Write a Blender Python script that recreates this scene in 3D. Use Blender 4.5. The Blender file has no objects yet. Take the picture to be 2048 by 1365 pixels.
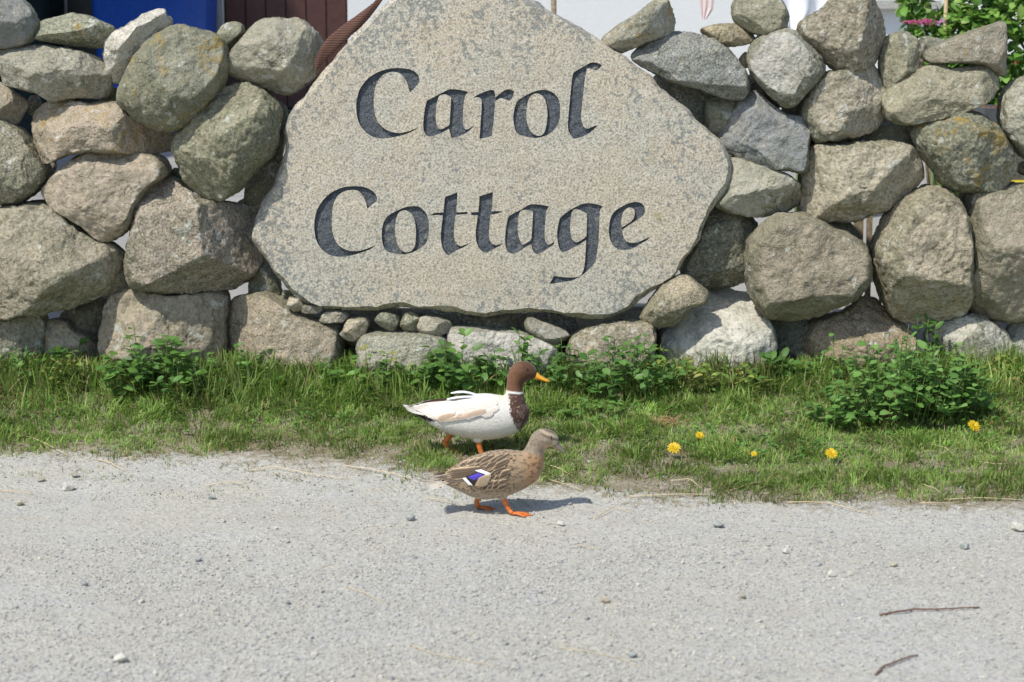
import bpy, math, random
import numpy as np
from mathutils import Vector, Matrix
from mathutils.bvhtree import BVHTree
from mathutils.geometry import delaunay_2d_cdt

rng = np.random.default_rng(7)
random.seed(7)
SC = bpy.context.scene
COL = SC.collection

# ------------------------------------------------------------------ camera
F = 4000.0                       # focal length in photograph pixels (2048 wide)
PITCH = math.radians(9.17)
CAM = np.array([0.0, 0.0, 1.75])
FWD = np.array([0, math.cos(PITCH), -math.sin(PITCH)])
UPV = np.array([0, math.sin(PITCH), math.cos(PITCH)])
cam_d = bpy.data.cameras.new('camera')
cam_d.sensor_width = 36.0
cam_d.lens = 36.0 * F / 2048.0
cam_d.clip_start = 0.05
cam_d.clip_end = 500
cam_d.dof.use_dof = True
cam_d.dof.focus_distance = 8.1
cam_d.dof.aperture_fstop = 3.6
cam = bpy.data.objects.new('camera', cam_d)
COL.objects.link(cam)
cam.location = CAM
cam.rotation_euler = (math.radians(90) - PITCH, 0, 0)
SC.camera = cam

# ------------------------------------------------------------------ sky and sun
SUN_DIR = Vector((-0.39, -0.42, 0.82)).normalized()      # towards the sun
elev = math.asin(SUN_DIR.z)
azim = math.atan2(SUN_DIR.x, SUN_DIR.y)
world = bpy.data.worlds.new('World')
SC.world = world
world.use_nodes = True
wn = world.node_tree
bg = wn.nodes['Background']
sky = wn.nodes.new('ShaderNodeTexSky')
sky.sky_type = 'NISHITA'
sky.sun_disc = False
sky.sun_elevation = elev
sky.sun_rotation = azim
wn.links.new(sky.outputs[0], bg.inputs[0])
bg.inputs[1].default_value = 0.135
sun_d = bpy.data.lights.new('sun', 'SUN')
sun_d.energy = 3.45
sun_d.angle = math.radians(0.9)
sun_d.color = (1.0, 0.955, 0.86)
sun = bpy.data.objects.new('sun', sun_d)
COL.objects.link(sun)
sun.location = (-5, -5, 9)
sun.rotation_euler = SUN_DIR.to_track_quat('Z', 'Y').to_euler()
SC.view_settings.view_transform = 'Standard'
SC.view_settings.look = 'None'
SC.view_settings.exposure = 0.30
SC.view_settings.gamma = 1.0
SC.view_settings.use_curve_mapping = False
SC.cycles.use_denoising = True
SC.cycles.max_bounces = 6

# ------------------------------------------------------------------ helpers
def ray(px, py):
    u = (px - 1024.0) / F
    v = -(py - 682.5) / F
    return FWD + u * np.array([1.0, 0, 0]) + v * UPV

def P(px, py, Y):
    """world point on the vertical plane at distance Y that the photograph shows at px, py"""
    d = ray(px, py)
    return CAM + d * (Y / d[1])

def on_height(px, py, zf):
    """world point of the ground zf(x, y) seen at px, py"""
    d = ray(px, py)
    t0, t1 = 3.0, 16.0
    for _ in range(50):
        t = 0.5 * (t0 + t1)
        p = CAM + d * t
        if p[2] > zf(p[0], p[1]):
            t0 = t
        else:
            t1 = t
    return CAM + d * t1

def _hash(ix, iy, iz, seed):
    h = (ix.astype(np.int64) * 374761393 + iy.astype(np.int64) * 668265263 + iz.astype(np.int64) * 2147483647 + seed * 1274126177) & 0xffffffff
    h = ((h ^ (h >> 13)) * 1274126177) & 0xffffffff
    h = h ^ (h >> 16)
    return (h & 0xffff) / 32767.5 - 1.0

def vnoise(p, seed=0):
    p = np.asarray(p, float)
    i = np.floor(p).astype(np.int64)
    f = p - i
    f = f * f * f * (f * (f * 6 - 15) + 10)
    r = 0
    for dx in (0, 1):
        wx = f[:, 0] if dx else 1 - f[:, 0]
        for dy in (0, 1):
            wy = f[:, 1] if dy else 1 - f[:, 1]
            for dz in (0, 1):
                wz = f[:, 2] if dz else 1 - f[:, 2]
                r = r + wx * wy * wz * _hash(i[:, 0] + dx, i[:, 1] + dy, i[:, 2] + dz, seed)
    return r

def fbm(p, octv=4, seed=0, gain=0.5):
    p = np.asarray(p, float)
    a, r = 1.0, 0
    for k in range(octv):
        r = r + a * vnoise(p * (2.03 ** k) + 17.3 * k, seed + k)
        a *= gain
    return r

def n2(x, y, s, seed=0, octv=3):
    x = np.atleast_1d(np.asarray(x, float)); y = np.atleast_1d(np.asarray(y, float))
    return fbm(np.stack([x * s, y * s, np.zeros_like(x) + 0.5], 1), octv, seed)

def mesh_np(name, V, faces, colors=None, smooth=True):
    """faces: list of index arrays (n,3) and/or (n,4)"""
    V = np.asarray(V, np.float32)
    me = bpy.data.meshes.new(name)
    if isinstance(faces, np.ndarray):
        faces = [faces]
    faces = [np.asarray(f, np.int32) for f in faces if len(f)]
    me.vertices.add(len(V))
    me.vertices.foreach_set('co', V.ravel())
    nl = sum(f.size for f in faces)
    npoly = sum(len(f) for f in faces)
    me.loops.add(nl)
    me.polygons.add(npoly)
    me.loops.foreach_set('vertex_index', np.concatenate([f.ravel() for f in faces]))
    tot = np.concatenate([np.full(len(f), f.shape[1], np.int32) for f in faces])
    start = np.concatenate([[0], np.cumsum(tot)[:-1]]).astype(np.int32)
    me.polygons.foreach_set('loop_start', start)
    me.polygons.foreach_set('use_smooth', np.full(npoly, smooth, bool))
    me.update(calc_edges=True)
    me.validate()
    if colors is not None:
        at = me.color_attributes.new('col', 'FLOAT_COLOR', 'POINT')
        c = np.ones((len(V), 4), np.float32)
        c[:, :3] = colors
        at.data.foreach_set('color', c.ravel())
    return me

def link(name, me, mat=None, parent=None, loc=None):
    o = bpy.data.objects.new(name, me)
    COL.objects.link(o)
    if mat is not None and me is not None:
        me.materials.append(mat)
    if parent is not None:
        o.parent = parent
    if loc is not None:
        o.location = loc
    return o

def tag(o, label=None, cat=None, group=None, kind=None):
    if label: o['label'] = label
    if cat: o['category'] = cat
    if group: o['group'] = group
    if kind: o['kind'] = kind
    return o

def empty(name, loc, label=None, cat=None, group=None, kind=None):
    o = bpy.data.objects.new(name, None)
    COL.objects.link(o)
    o.empty_display_size = 0.1
    o.location = loc
    return tag(o, label, cat, group, kind)

class MB:
    """collects pieces of one mesh"""
    def __init__(s):
        s.V, s.T, s.Q, s.C, s.n = [], [], [], [], 0
    def add(s, V, tris=None, quads=None, col=None):
        V = np.asarray(V, float)
        if tris is not None and len(tris): s.T.append(np.asarray(tris, int) + s.n)
        if quads is not None and len(quads): s.Q.append(np.asarray(quads, int) + s.n)
        s.V.append(V)
        c = np.ones((len(V), 3)) if col is None else np.broadcast_to(np.asarray(col, float), (len(V), 3))
        s.C.append(c)
        s.n += len(V)
    def box(s, a, b, col=None):
        x0, y0, z0 = a; x1, y1, z1 = b
        V = [(x0, y0, z0), (x1, y0, z0), (x1, y1, z0), (x0, y1, z0), (x0, y0, z1), (x1, y0, z1), (x1, y1, z1), (x0, y1, z1)]
        s.add(V, quads=[(0, 3, 2, 1), (4, 5, 6, 7), (0, 1, 5, 4), (1, 2, 6, 5), (2, 3, 7, 6), (3, 0, 4, 7)], col=col)
    def tube(s, pts, rad, n=8, col=None, cap=True):
        pts = np.asarray(pts, float)
        rad = np.broadcast_to(np.asarray(rad, float), (len(pts),))
        tg = np.gradient(pts, axis=0)
        tg /= np.linalg.norm(tg, axis=1, keepdims=True) + 1e-9
        ref = np.array([0, 0, 1.0]) if abs(tg[0][2]) < 0.9 else np.array([1.0, 0, 0])
        rings = []
        for p, t, r in zip(pts, tg, rad):
            u = np.cross(t, ref); u /= np.linalg.norm(u) + 1e-9
            w = np.cross(u, t)
            ref = w
            a = np.linspace(0, 2 * math.pi, n, endpoint=False)
            rings.append(p + r * (np.cos(a)[:, None] * u + np.sin(a)[:, None] * w))
        V = np.concatenate(rings)
        m = len(pts)
        Q = [(i * n + j, i * n + (j + 1) % n, (i + 1) * n + (j + 1) % n, (i + 1) * n + j) for i in range(m - 1) for j in range(n)]
        T = []
        if cap:
            V = np.concatenate([V, pts[:1], pts[-1:]])
            T = [(m * n, (j + 1) % n, j) for j in range(n)] + [(m * n + 1, (m - 1) * n + j, (m - 1) * n + (j + 1) % n) for j in range(n)]
        cc = col
        if col is not None and np.ndim(col) == 2:
            cc = np.repeat(np.asarray(col), n, axis=0)
            if cap: cc = np.concatenate([cc, cc[:1], cc[-1:]])
        s.add(V, tris=T, quads=Q, col=cc)
    def grid(s, G, col=None, closed=False):
        """G: (m, n, 3) array of points"""
        G = np.asarray(G, float)
        m, n = G.shape[:2]
        idx = np.arange(m * n).reshape(m, n)
        if closed:
            j2 = np.roll(idx, -1, axis=1)
            q = np.stack([idx[:-1], j2[:-1], j2[1:], idx[1:]], -1).reshape(-1, 4)
        else:
            q = np.stack([idx[:-1, :-1], idx[:-1, 1:], idx[1:, 1:], idx[1:, :-1]], -1).reshape(-1, 4)
        c = None if col is None else (np.asarray(col).reshape(-1, 3) if np.ndim(col) == 3 else col)
        s.add(G.reshape(-1, 3), quads=q, col=c)
    def mesh(s, name, smooth=True, colors=True, offset=(0, 0, 0)):
        V = np.concatenate(s.V) - np.asarray(offset)
        fs = []
        if s.T: fs.append(np.concatenate(s.T))
        if s.Q: fs.append(np.concatenate(s.Q))
        return mesh_np(name, V, fs, np.concatenate(s.C) if colors else None, smooth)
    def build(s, name, mat, parent=None, loc=None, smooth=True, offset=(0, 0, 0)):
        return link(name, s.mesh(name, smooth, True, offset), mat, parent, loc)

# ------------------------------------------------------------------ materials
class NT:
    def __init__(s, name, rough=0.8, spec=0.3):
        s.m = bpy.data.materials.new(name)
        s.m.use_nodes = True
        s.t = s.m.node_tree
        s.b = s.t.nodes['Principled BSDF']
        s.b.inputs['Roughness'].default_value = rough
        s.b.inputs['Specular IOR Level'].default_value = spec
        s._co = None
    def n(s, typ, **kw):
        nd = s.t.nodes.new(typ)
        for k, v in kw.items(): setattr(nd, k, v)
        return nd
    def l(s, a, b): s.t.links.new(a, b)
    def put(s, inp, v):
        if hasattr(v, 'is_output') or isinstance(v, bpy.types.NodeSocket): s.l(v, inp)
        else:
            if isinstance(v, (tuple, list)) and len(v) == 3 and inp.type == 'RGBA': v = (*v, 1)
            inp.default_value = v
    def coords(s, random_off=True):
        if s._co is None:
            tc = s.n('ShaderNodeTexCoord')
            if random_off:
                oi = s.n('ShaderNodeObjectInfo')
                mu = s.n('ShaderNodeMath', operation='MULTIPLY'); s.l(oi.outputs['Random'], mu.inputs[0]); mu.inputs[1].default_value = 97.0
                ad = s.n('ShaderNodeVectorMath', operation='ADD'); s.l(tc.outputs['Object'], ad.inputs[0]); s.l(mu.outputs[0], ad.inputs[1])
                s._co = ad.outputs[0]
            else:
                s._co = tc.outputs['Object']
        return s._co
    def noise(s, scale, detail=3, rough=0.55, dist=0.0, co=None, lac=2.0):
        nd = s.n('ShaderNodeTexNoise')
        s.l(co or s.coords(), nd.inputs['Vector'])
        nd.inputs['Scale'].default_value = scale
        nd.inputs['Detail'].default_value = detail
        nd.inputs['Roughness'].default_value = rough
        nd.inputs['Distortion'].default_value = dist
        nd.inputs['Lacunarity'].default_value = lac
        return nd.outputs['Fac']
    def voro(s, scale, feature='F1', out='Distance', co=None):
        nd = s.n('ShaderNodeTexVoronoi', feature=feature)
        s.l(co or s.coords(), nd.inputs['Vector'])
        nd.inputs['Scale'].default_value = scale
        return nd.outputs[out]
    def ramp(s, fac, lo, hi, a=0.0, b=1.0):
        nd = s.n('ShaderNodeMapRange'); nd.clamp = True
        s.put(nd.inputs['Value'], fac)
        s.put(nd.inputs['From Min'], lo); s.put(nd.inputs['From Max'], hi)
        s.put(nd.inputs['To Min'], a); s.put(nd.inputs['To Max'], b)
        return nd.outputs[0]
    def math(s, op, a, b):
        nd = s.n('ShaderNodeMath', operation=op)
        s.put(nd.inputs[0], a); s.put(nd.inputs[1], b)
        return nd.outputs[0]
    def mix(s, fac, a, b, blend='MIX'):
        nd = s.n('ShaderNodeMix', data_type='RGBA', blend_type=blend)
        s.put(nd.inputs[0], fac); s.put(nd.inputs[6], a); s.put(nd.inputs[7], b)
        return nd.outputs[2]
    def attr(s, name='col'):
        nd = s.n('ShaderNodeAttribute', attribute_name=name)
        return nd.outputs['Color']
    def color(s, v): s.put(s.b.inputs['Base Color'], v)
    def bump(s, h, strength=0.5, dist=0.005, prev=None):
        nd = s.n('ShaderNodeBump')
        nd.inputs['Strength'].default_value = strength
        nd.inputs['Distance'].default_value = dist
        s.l(h, nd.inputs['Height'])
        if prev is not None: s.l(prev, nd.inputs['Normal'])
        s.l(nd.outputs[0], s.b.inputs['Normal'])
        return nd.outputs[0]

def plain(name, col, rough=0.7, spec=0.3, nscale=40, var=0.15, bump=0.1, bdist=0.002):
    m = NT(name, rough, spec)
    a = m.noise(nscale, 4)
    f = m.ramp(a, 0.3, 0.7)
    m.color(m.mix(f, tuple(c * (1 - var) for c in col), tuple(min(1, c * (1 + var)) for c in col)))
    m.bump(a, bump, bdist)
    return m.m

def leafmat(name, rough=0.5, spec=0.35, trans=0.35):
    m = NT(name, rough, spec)
    c = m.attr()
    m.color(c)
    tr = m.n('ShaderNodeBsdfTranslucent')
    hs = m.mix(0.4, c, (0.30, 0.42, 0.10), 'MIX')
    m.l(hs, tr.inputs[0])
    mx = m.n('ShaderNodeMixShader'); mx.inputs[0].default_value = trans
    m.l(m.b.outputs[0], mx.inputs[1]); m.l(tr.outputs[0], mx.inputs[2])
    m.l(mx.outputs[0], m.t.nodes['Material Output'].inputs[0])
    return m.m

def attrmat(name, rough=0.7, spec=0.3, nscale=0, var=0.2, bump=0.2, bdist=0.001):
    m = NT(name, rough, spec)
    c = m.attr()
    if nscale:
        a = m.noise(nscale, 3)
        f = m.ramp(a, 0.3, 0.7, 1 - var, 1 + var)
        mu = m.n('ShaderNodeVectorMath', operation='SCALE'); m.l(c, mu.inputs[0]); m.l(f, mu.inputs['Scale'])
        c = mu.outputs[0]
        m.bump(a, bump, bdist)
    m.color(c)
    return m.m

def stone_material():
    m = NT('field_stone', 0.88, 0.22)
    oi = m.n('ShaderNodeObjectInfo')
    base, amt, rnd = oi.outputs['Color'], oi.outputs['Alpha'], oi.outputs['Random']
    r2 = m.math('FRACT', m.math('MULTIPLY', rnd, 7.31), 0.0)
    r3 = m.math('FRACT', m.math('MULTIPLY', rnd, 23.7), 0.0)
    # grain size and strength differ from stone to stone
    sc = m.n('ShaderNodeVectorMath', operation='SCALE'); m.l(m.coords(), sc.inputs[0]); m.l(m.ramp(r2, 0, 1, 0.55, 1.35), sc.inputs['Scale'])
    g1 = m.noise(105, 3, 0.65, co=sc.outputs[0])
    g2 = m.noise(36, 4, 0.65, co=sc.outputs[0])
    big = m.noise(5.0, 5, 0.65, 0.6)
    mid = m.noise(15, 5, 0.7, 0.5)
    # weathered olive skin, and the paler faces where the stone has been broken
    fresh = m.n('ShaderNodeAttribute', attribute_name='col').outputs['Fac']
    fk = m.ramp(m.math('ADD', fresh, m.math('MULTIPLY', m.math('SUBTRACT', mid, 0.5), 1.1)), 0.25, 0.75)
    skin = m.mix(0.6, base, (0.175, 0.175, 0.11))
    c = m.mix(fk, skin, base)
    c = m.mix(m.ramp(big, 0.47, 0.62, 0, 0.6), c, m.mix(0.5, c, (0.15, 0.155, 0.09)))
    c = m.mix(m.ramp(mid, 0.52, 0.66, 0, 0.55), c, m.mix(0.5, c, (0.46, 0.375, 0.26)))
    c = m.mix(m.ramp(mid, 0.46, 0.34, 0, 0.55), c, m.mix(1.0, c, (0.58, 0.60, 0.57), 'MULTIPLY'))
    dk = m.mix(1.0, c, (0.42, 0.42, 0.41), 'MULTIPLY')
    lt = m.mix(0.42, c, (0.66, 0.63, 0.55))
    amp = m.ramp(r3, 0, 1, 0.35, 1.0)
    c = m.mix(m.math('MULTIPLY', m.ramp(g1, 0.5, 0.66), amp), c, dk)
    c = m.mix(m.math('MULTIPLY', m.ramp(g1, 0.47, 0.32), amp), c, lt)
    c = m.mix(m.ramp(g2, 0.55, 0.70, 0, 0.55), c, dk)
    # hairline cracks
    wv = m.n('ShaderNodeVectorMath', operation='ADD'); m.l(m.coords(), wv.inputs[0])
    nz = m.n('ShaderNodeTexNoise'); m.l(m.coords(), nz.inputs['Vector']); nz.inputs['Scale'].default_value = 9
    ns = m.n('ShaderNodeVectorMath', operation='SCALE'); m.l(nz.outputs['Color'], ns.inputs[0]); ns.inputs['Scale'].default_value = 0.16
    m.l(ns.outputs[0], wv.inputs[1])
    ck = m.voro(4.2, 'DISTANCE_TO_EDGE', co=wv.outputs[0])
    crack = m.math('MULTIPLY', m.ramp(ck, 0.016, 0.004), m.ramp(big, 0.54, 0.60))
    c = m.mix(m.math('MULTIPLY', crack, 0.5), c, (0.05, 0.048, 0.035))
    # crust lichen: pale grey rosettes and dull orange patches
    wl = m.noise(20, 3, 0.55); wz = m.noise(4, 2, 0.5)
    c = m.mix(m.math('MULTIPLY', m.ramp(m.math('ADD', wl, m.ramp(wz, 0.4, 0.7, -0.06, 0.07)), 0.625, 0.66), m.ramp(g1, 0.62, 0.45, 0.3, 0.8)), c, (0.52, 0.53, 0.47))
    ol = m.noise(9, 5, 0.7, 0.3)
    th = m.ramp(amt, 0.0, 1.0, 0.75, 0.50)
    th2 = m.math('ADD', th, 0.07)
    c = m.mix(m.math('MULTIPLY', m.ramp(ol, th, th2), m.ramp(g2, 0.62, 0.4, 0.15, 0.85)), c, (0.34, 0.225, 0.04))
    m.color(c)
    b1 = m.bump(m.noise(12, 6, 0.68, 0.4), 0.7, 0.035)
    b2 = m.bump(m.noise(45, 4, 0.7), 0.8, 0.014, b1)
    b3 = m.bump(g1, 0.5, 0.004, b2)
    nd = m.n('ShaderNodeMath', operation='SUBTRACT'); nd.inputs[0].default_value = 1.0; m.l(crack, nd.inputs[1])
    m.bump(nd.outputs[0], 0.5, 0.006, b3)
    return m.m

# ------------------------------------------------------------------ the ground
EDGE = np.array([P(a, c, 1.0) - CAM for a, c in ((-300, 905), (0, 920), (350, 930), (700, 950), (1000, 980), (1250, 1008), (1600, 1022), (2048, 1032), (2350, 1034))])
EDGE = CAM + EDGE * ((0.02 - CAM[2]) / EDGE[:, 2])[:, None]
def edge_y(x):
    """where the verge meets the track"""
    x = np.atleast_1d(np.asarray(x, float))
    return np.interp(x, EDGE[:, 0], EDGE[:, 1]) + 0.03 * n2(x, np.zeros_like(x), 1.7, 11, 3)

def road_z(x, y):
    return 0.012 * n2(x, y, 1.3, 3, 2) + 0.004 * n2(x, y, 6, 5, 2)

def verge_z(x, y):
    x = np.atleast_1d(np.asarray(x, float)); y = np.atleast_1d(np.asarray(y, float))
    e = edge_y(x)
    e = e - 0.25
    t = (y - e) / (8.86 - e)
    z = np.where(t < 0, t * 0.12, 0.186 * t * (0.30 + 0.70 * np.clip(t, 0, 1)))
    z = np.where(t > 1, 0.186 + 0.02 * (t - 1), z)
    return z + 0.010 * n2(x, y, 3.0, 12, 3) * np.clip(t * 4, 0, 1) + 0.002

def ground_z(x, y):
    return np.maximum(road_z(x, y), verge_z(x, y))

_gx, _gy = np.arange(-3.4, 3.4, 0.02), np.arange(4.2, 9.5, 0.02)
_GT = ground_z(*[q.ravel() for q in np.meshgrid(_gx, _gy)]).reshape(len(_gy), len(_gx))
def gz1(x, y):
    a = min(max((x + 3.4) / 0.02, 0), len(_gx) - 2.001); b_ = min(max((y - 4.2) / 0.02, 0), len(_gy) - 2.001)
    i, j = int(a), int(b_); u, v = a - i, b_ - j
    return float((_GT[j, i] * (1 - u) + _GT[j, i + 1] * u) * (1 - v) + (_GT[j + 1, i] * (1 - u) + _GT[j + 1, i + 1] * u) * v)

def garden_z(y):
    y = np.asarray(y, float)
    return np.where(y < 9.2, 0.235, np.where(y < 14.3, 0.235 + (y - 9.2) * 0.18, 0.235 + 5.1 * 0.18))

def sheet(name, xs, ys, zf, mat, colf=None):
    X, Y = np.meshgrid(xs, ys)
    Z = np.asarray(zf(X.ravel(), Y.ravel())).reshape(X.shape)
    b = MB(); b.grid(np.stack([X, Y, Z], -1), col=None if colf is None else np.repeat(colf(X.ravel(), Y.ravel())[:, None], 3, 1).reshape(X.shape + (3,)))
    o = b.build(name, mat)
    tag(o, kind='structure')
    return o

def gravel_material(soil=False):
    m = NT('verge_soil' if soil else 'gravel_road', 0.95, 0.15)
    co = m.coords(False)
    a = m.noise(1.4, 4, 0.6); bb = m.noise(7, 4, 0.6); g = m.noise(170, 3, 0.6); s = m.noise(60, 3, 0.6)
    c = m.mix(m.ramp(a, 0.38, 0.62), (0.425, 0.42, 0.385), (0.435, 0.415, 0.345))
    c = m.mix(m.ramp(bb, 0.5, 0.72, 0, 0.6), c, (0.40, 0.36, 0.29))
    c = m.mix(m.ramp(g, 0.5, 0.7, 0, 0.7), c, (0.25, 0.25, 0.245))
    c = m.mix(m.ramp(g, 0.46, 0.3, 0, 0.8), c, (0.56, 0.55, 0.52))
    v = m.voro(95, out='Color')
    sep = m.n('ShaderNodeSeparateColor'); m.l(v, sep.inputs[0])
    c = m.mix(m.ramp(sep.outputs[0], 0.72, 0.8, 0, 0.45), c, (0.265, 0.27, 0.275))
    c = m.mix(m.ramp(sep.outputs[1], 0.78, 0.86, 0, 0.5), c, (0.55, 0.52, 0.46))
    if soil:
        ns = m.noise(22, 4, 0.65)
        msk = m.n('ShaderNodeAttribute', attribute_name='col').outputs['Fac']
        mk = m.ramp(m.math('ADD', msk, m.math('MULTIPLY', m.math('SUBTRACT', ns, 0.5), 1.6)), 0.35, 0.75)
        so = m.mix(m.ramp(m.noise(9, 4), 0.4, 0.62), (0.22, 0.185, 0.125), (0.31, 0.275, 0.205))
        so = m.mix(m.ramp(g, 0.5, 0.7), so, (0.10, 0.08, 0.05))
        c = m.mix(mk, c, so)
    m.color(c)
    b1 = m.bump(s, 0.7, 0.008)
    b2 = m.bump(m.voro(95), 0.35, 0.006, b1)
    m.bump(g, 0.6, 0.003, b2)
    return m.m

def soil_material():
    m = NT('verge_soil', 0.97, 0.1)
    a = m.noise(9, 4); g = m.noise(120, 3)
    c = m.mix(m.ramp(a, 0.4, 0.62), (0.20, 0.16, 0.10), (0.30, 0.27, 0.21))
    c = m.mix(m.ramp(g, 0.5, 0.7), c, (0.09, 0.075, 0.045))
    m.color(c); m.bump(g, 0.7, 0.006)
    return m.m

def paving_material():
    m = NT('pale_paving', 0.9, 0.2)
    a = m.noise(3, 4); g = m.noise(90, 3)
    c = m.mix(m.ramp(a, 0.35, 0.65), (0.25, 0.25, 0.245), (0.31, 0.305, 0.295))
    c = m.mix(m.ramp(g, 0.5, 0.75, 0, 0.4), c, (0.35, 0.34, 0.33))
    m.color(c); m.bump(g, 0.3, 0.002)
    return m.m

def refine(lo, hi, f0, f1, fine, coarse):
    return np.unique(np.round(np.concatenate([np.arange(lo, f0, coarse), np.arange(f0, f1, fine), np.arange(f1, hi + coarse, coarse)]), 4))

M_gravel = gravel_material()
sheet('gravel_road', refine(-40, 40, -2.6, 2.6, 0.03, 1.9), refine(-12, 7.9, 4.4, 7.9, 0.03, 1.2), road_z, M_gravel)
sheet('grass_verge', refine(-40, 40, -2.8, 2.8, 0.035, 1.9), np.arange(5.9, 9.35, 0.035), verge_z, gravel_material(True), lambda X, Y: np.clip((Y - edge_y(X) + 0.08) / 0.40, 0, 1))
def paving_z(x, y): return garden_z(y)
sheet('garden_paving', refine(-40, 40, -4, 4, 0.5, 4), np.concatenate([np.arange(9.25, 15, 0.25), np.arange(16, 60, 4)]), paving_z, paving_material())

# ------------------------------------------------------------------ the dry stone wall
M_stone = stone_material()
def ico(sub):
    me = bpy.data.meshes.new('tmp')
    import bmesh
    bm = bmesh.new(); bmesh.ops.create_icosphere(bm, subdivisions=sub, radius=1.0)
    V = np.array([v.co[:] for v in bm.verts]); Fc = np.array([[v.index for v in f.verts] for f in bm.faces])
    bm.free(); bpy.data.meshes.remove(me)
    return V / np.linalg.norm(V, axis=1, keepdims=True), Fc
ICO = {k: ico(k + 1) for k in (0, 1, 2, 3, 4, 5)}

def radial(poly, n=240):
    """distance from the origin to the outline in n directions"""
    poly = np.asarray(poly, float)
    a = poly; b = np.roll(poly, -1, axis=0)
    th = np.linspace(-math.pi, math.pi, n, endpoint=False)
    R = np.zeros(n)
    for i, t in enumerate(th):
        d = np.array([math.cos(t), math.sin(t)])
        e = b - a
        den = d[0] * e[:, 1] - d[1] * e[:, 0]
        den = np.where(abs(den) < 1e-12, 1e-12, den)
        s = (a[:, 0] * e[:, 1] - a[:, 1] * e[:, 0]) / den
        u = (a[:, 0] * d[1] - a[:, 1] * d[0]) / den
        ok = (s > 0) & (u >= -1e-6) & (u <= 1 + 1e-6)
        R[i] = s[ok].max() if ok.any() else np.linalg.norm(poly, axis=1).mean() * 0.5
    k = np.array([1, 2, 3, 2, 1.0]); k /= k.sum()
    R = np.convolve(np.concatenate([R[-2:], R, R[:2]]), k, 'valid')
    return th, R

def poly_centroid(p):
    x, y = p[:, 0], p[:, 1]
    x1, y1 = np.roll(x, -1), np.roll(y, -1)
    cr = x * y1 - x1 * y
    A = cr.sum() / 2
    return np.array([((x + x1) * cr).sum() / (6 * A), ((y + y1) * cr).sum() / (6 * A)])

def stone_geo(poly_px, Y, seed, depth=None, boxy=3.0, cuts=4, rough=1.0, facets=(), grow=1.05):
    r = np.random.default_rng(seed)
    w = np.array([P(px, py, Y) for px, py in poly_px])[:, [0, 2]]
    c = poly_centroid(w)
    w = (w - c) * grow
    th, R = radial(w)
    size = R.mean()
    D = depth if depth else float(np.clip(size * 1.0, 0.03, 0.26))
    V, Fc = ICO[5 if size > 0.15 else 4 if size > 0.07 else 3]
    dx, dy, dz = V.T
    s = np.sqrt(dx * dx + dz * dz) + 1e-9
    ang = np.arctan2(dz, dx)
    rr = np.interp(ang, th, R, period=2 * math.pi)
    k = 1.0 / (s ** boxy + np.abs(dy) ** boxy) ** (1.0 / boxy)
    pos = np.stack([rr * dx * k, D * dy * k, rr * dz * k], 1)
    # broken facets on the visible side
    planes = [np.array(f, float) for f in facets]
    for _ in range(cuts):
        n = np.array([r.normal(0, 0.6), -1.0, r.normal(0.05, 0.6)])
        planes.append(np.append(n, r.uniform(0.68, 0.90)))
    if size < 0.085:
        for _ in range(7):
            planes.append(np.append(r.normal(0, 1, 3), r.uniform(0.66, 0.85)))
    elif cuts > 1:
        for _ in range(3):
            a = r.uniform(0, 2 * math.pi)
            planes.append(np.array([math.cos(a), -0.75, math.sin(a), r.uniform(0.80, 0.93)]))
    for _ in range(2):
        n = np.array([r.normal(0, 0.6), 1.0, r.normal(0, 0.6)])
        planes.append(np.append(n, r.uniform(0.7, 0.9)))
    fresh = np.zeros(len(pos))
    for pl in planes:
        n = pl[:3] / np.linalg.norm(pl[:3])
        d = pos @ n
        # a little waviness keeps a facet from being a perfect plane
        off = d.max() * pl[3] + size * 0.03 * fbm(pos / size * 2.2, 2, seed + 5)
        ex = np.maximum(0, d - off)
        pos = pos - (ex * 0.93)[:, None] * n
        if n[1] < -0.3: fresh = np.maximum(fresh, np.clip(ex / (0.035 * size), 0, 1))
    nn = pos / (np.linalg.norm(pos, axis=1, keepdims=True) + 1e-9)
    q = pos / size
    disp = 0.035 * fbm(q * 1.6, 2, seed + 31) + 0.024 * fbm(q * 4.5, 4, seed + 61, .6)
    rg = 1 - np.abs(fbm(q * 3.0, 3, seed + 91))
    disp = disp - 0.04 * np.clip(rg - 0.80, 0, 1) * 3
    disp = disp + (0.006 / size) * 0.35 * fbm(pos * 42, 3, seed + 71)
    pos = pos + nn * (disp * size * rough)[:, None]
    return pos, Fc, c, size, fresh

def smooth_closed(pts, n=4):
    pts = np.asarray(pts, float); m = len(pts); out = []
    for i in range(m):
        p0, p1, p2, p3 = pts[i - 1], pts[i], pts[(i + 1) % m], pts[(i + 2) % m]
        for k in range(n):
            t = k / n
            out.append(0.5 * ((2 * p1) + (-p0 + p2) * t + (2 * p0 - 5 * p1 + 4 * p2 - p3) * t * t + (-p0 + 3 * p1 - 3 * p2 + p3) * t ** 3))
    return np.array(out)

TAN = (0.43, 0.37, 0.272); GREY = (0.375, 0.352, 0.275); GREEN = (0.30, 0.29, 0.205); SLATE = (0.25, 0.26, 0.25)
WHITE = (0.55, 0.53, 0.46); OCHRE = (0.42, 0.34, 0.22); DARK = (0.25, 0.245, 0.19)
YW = 8.95      # middle plane of the wall
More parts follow.
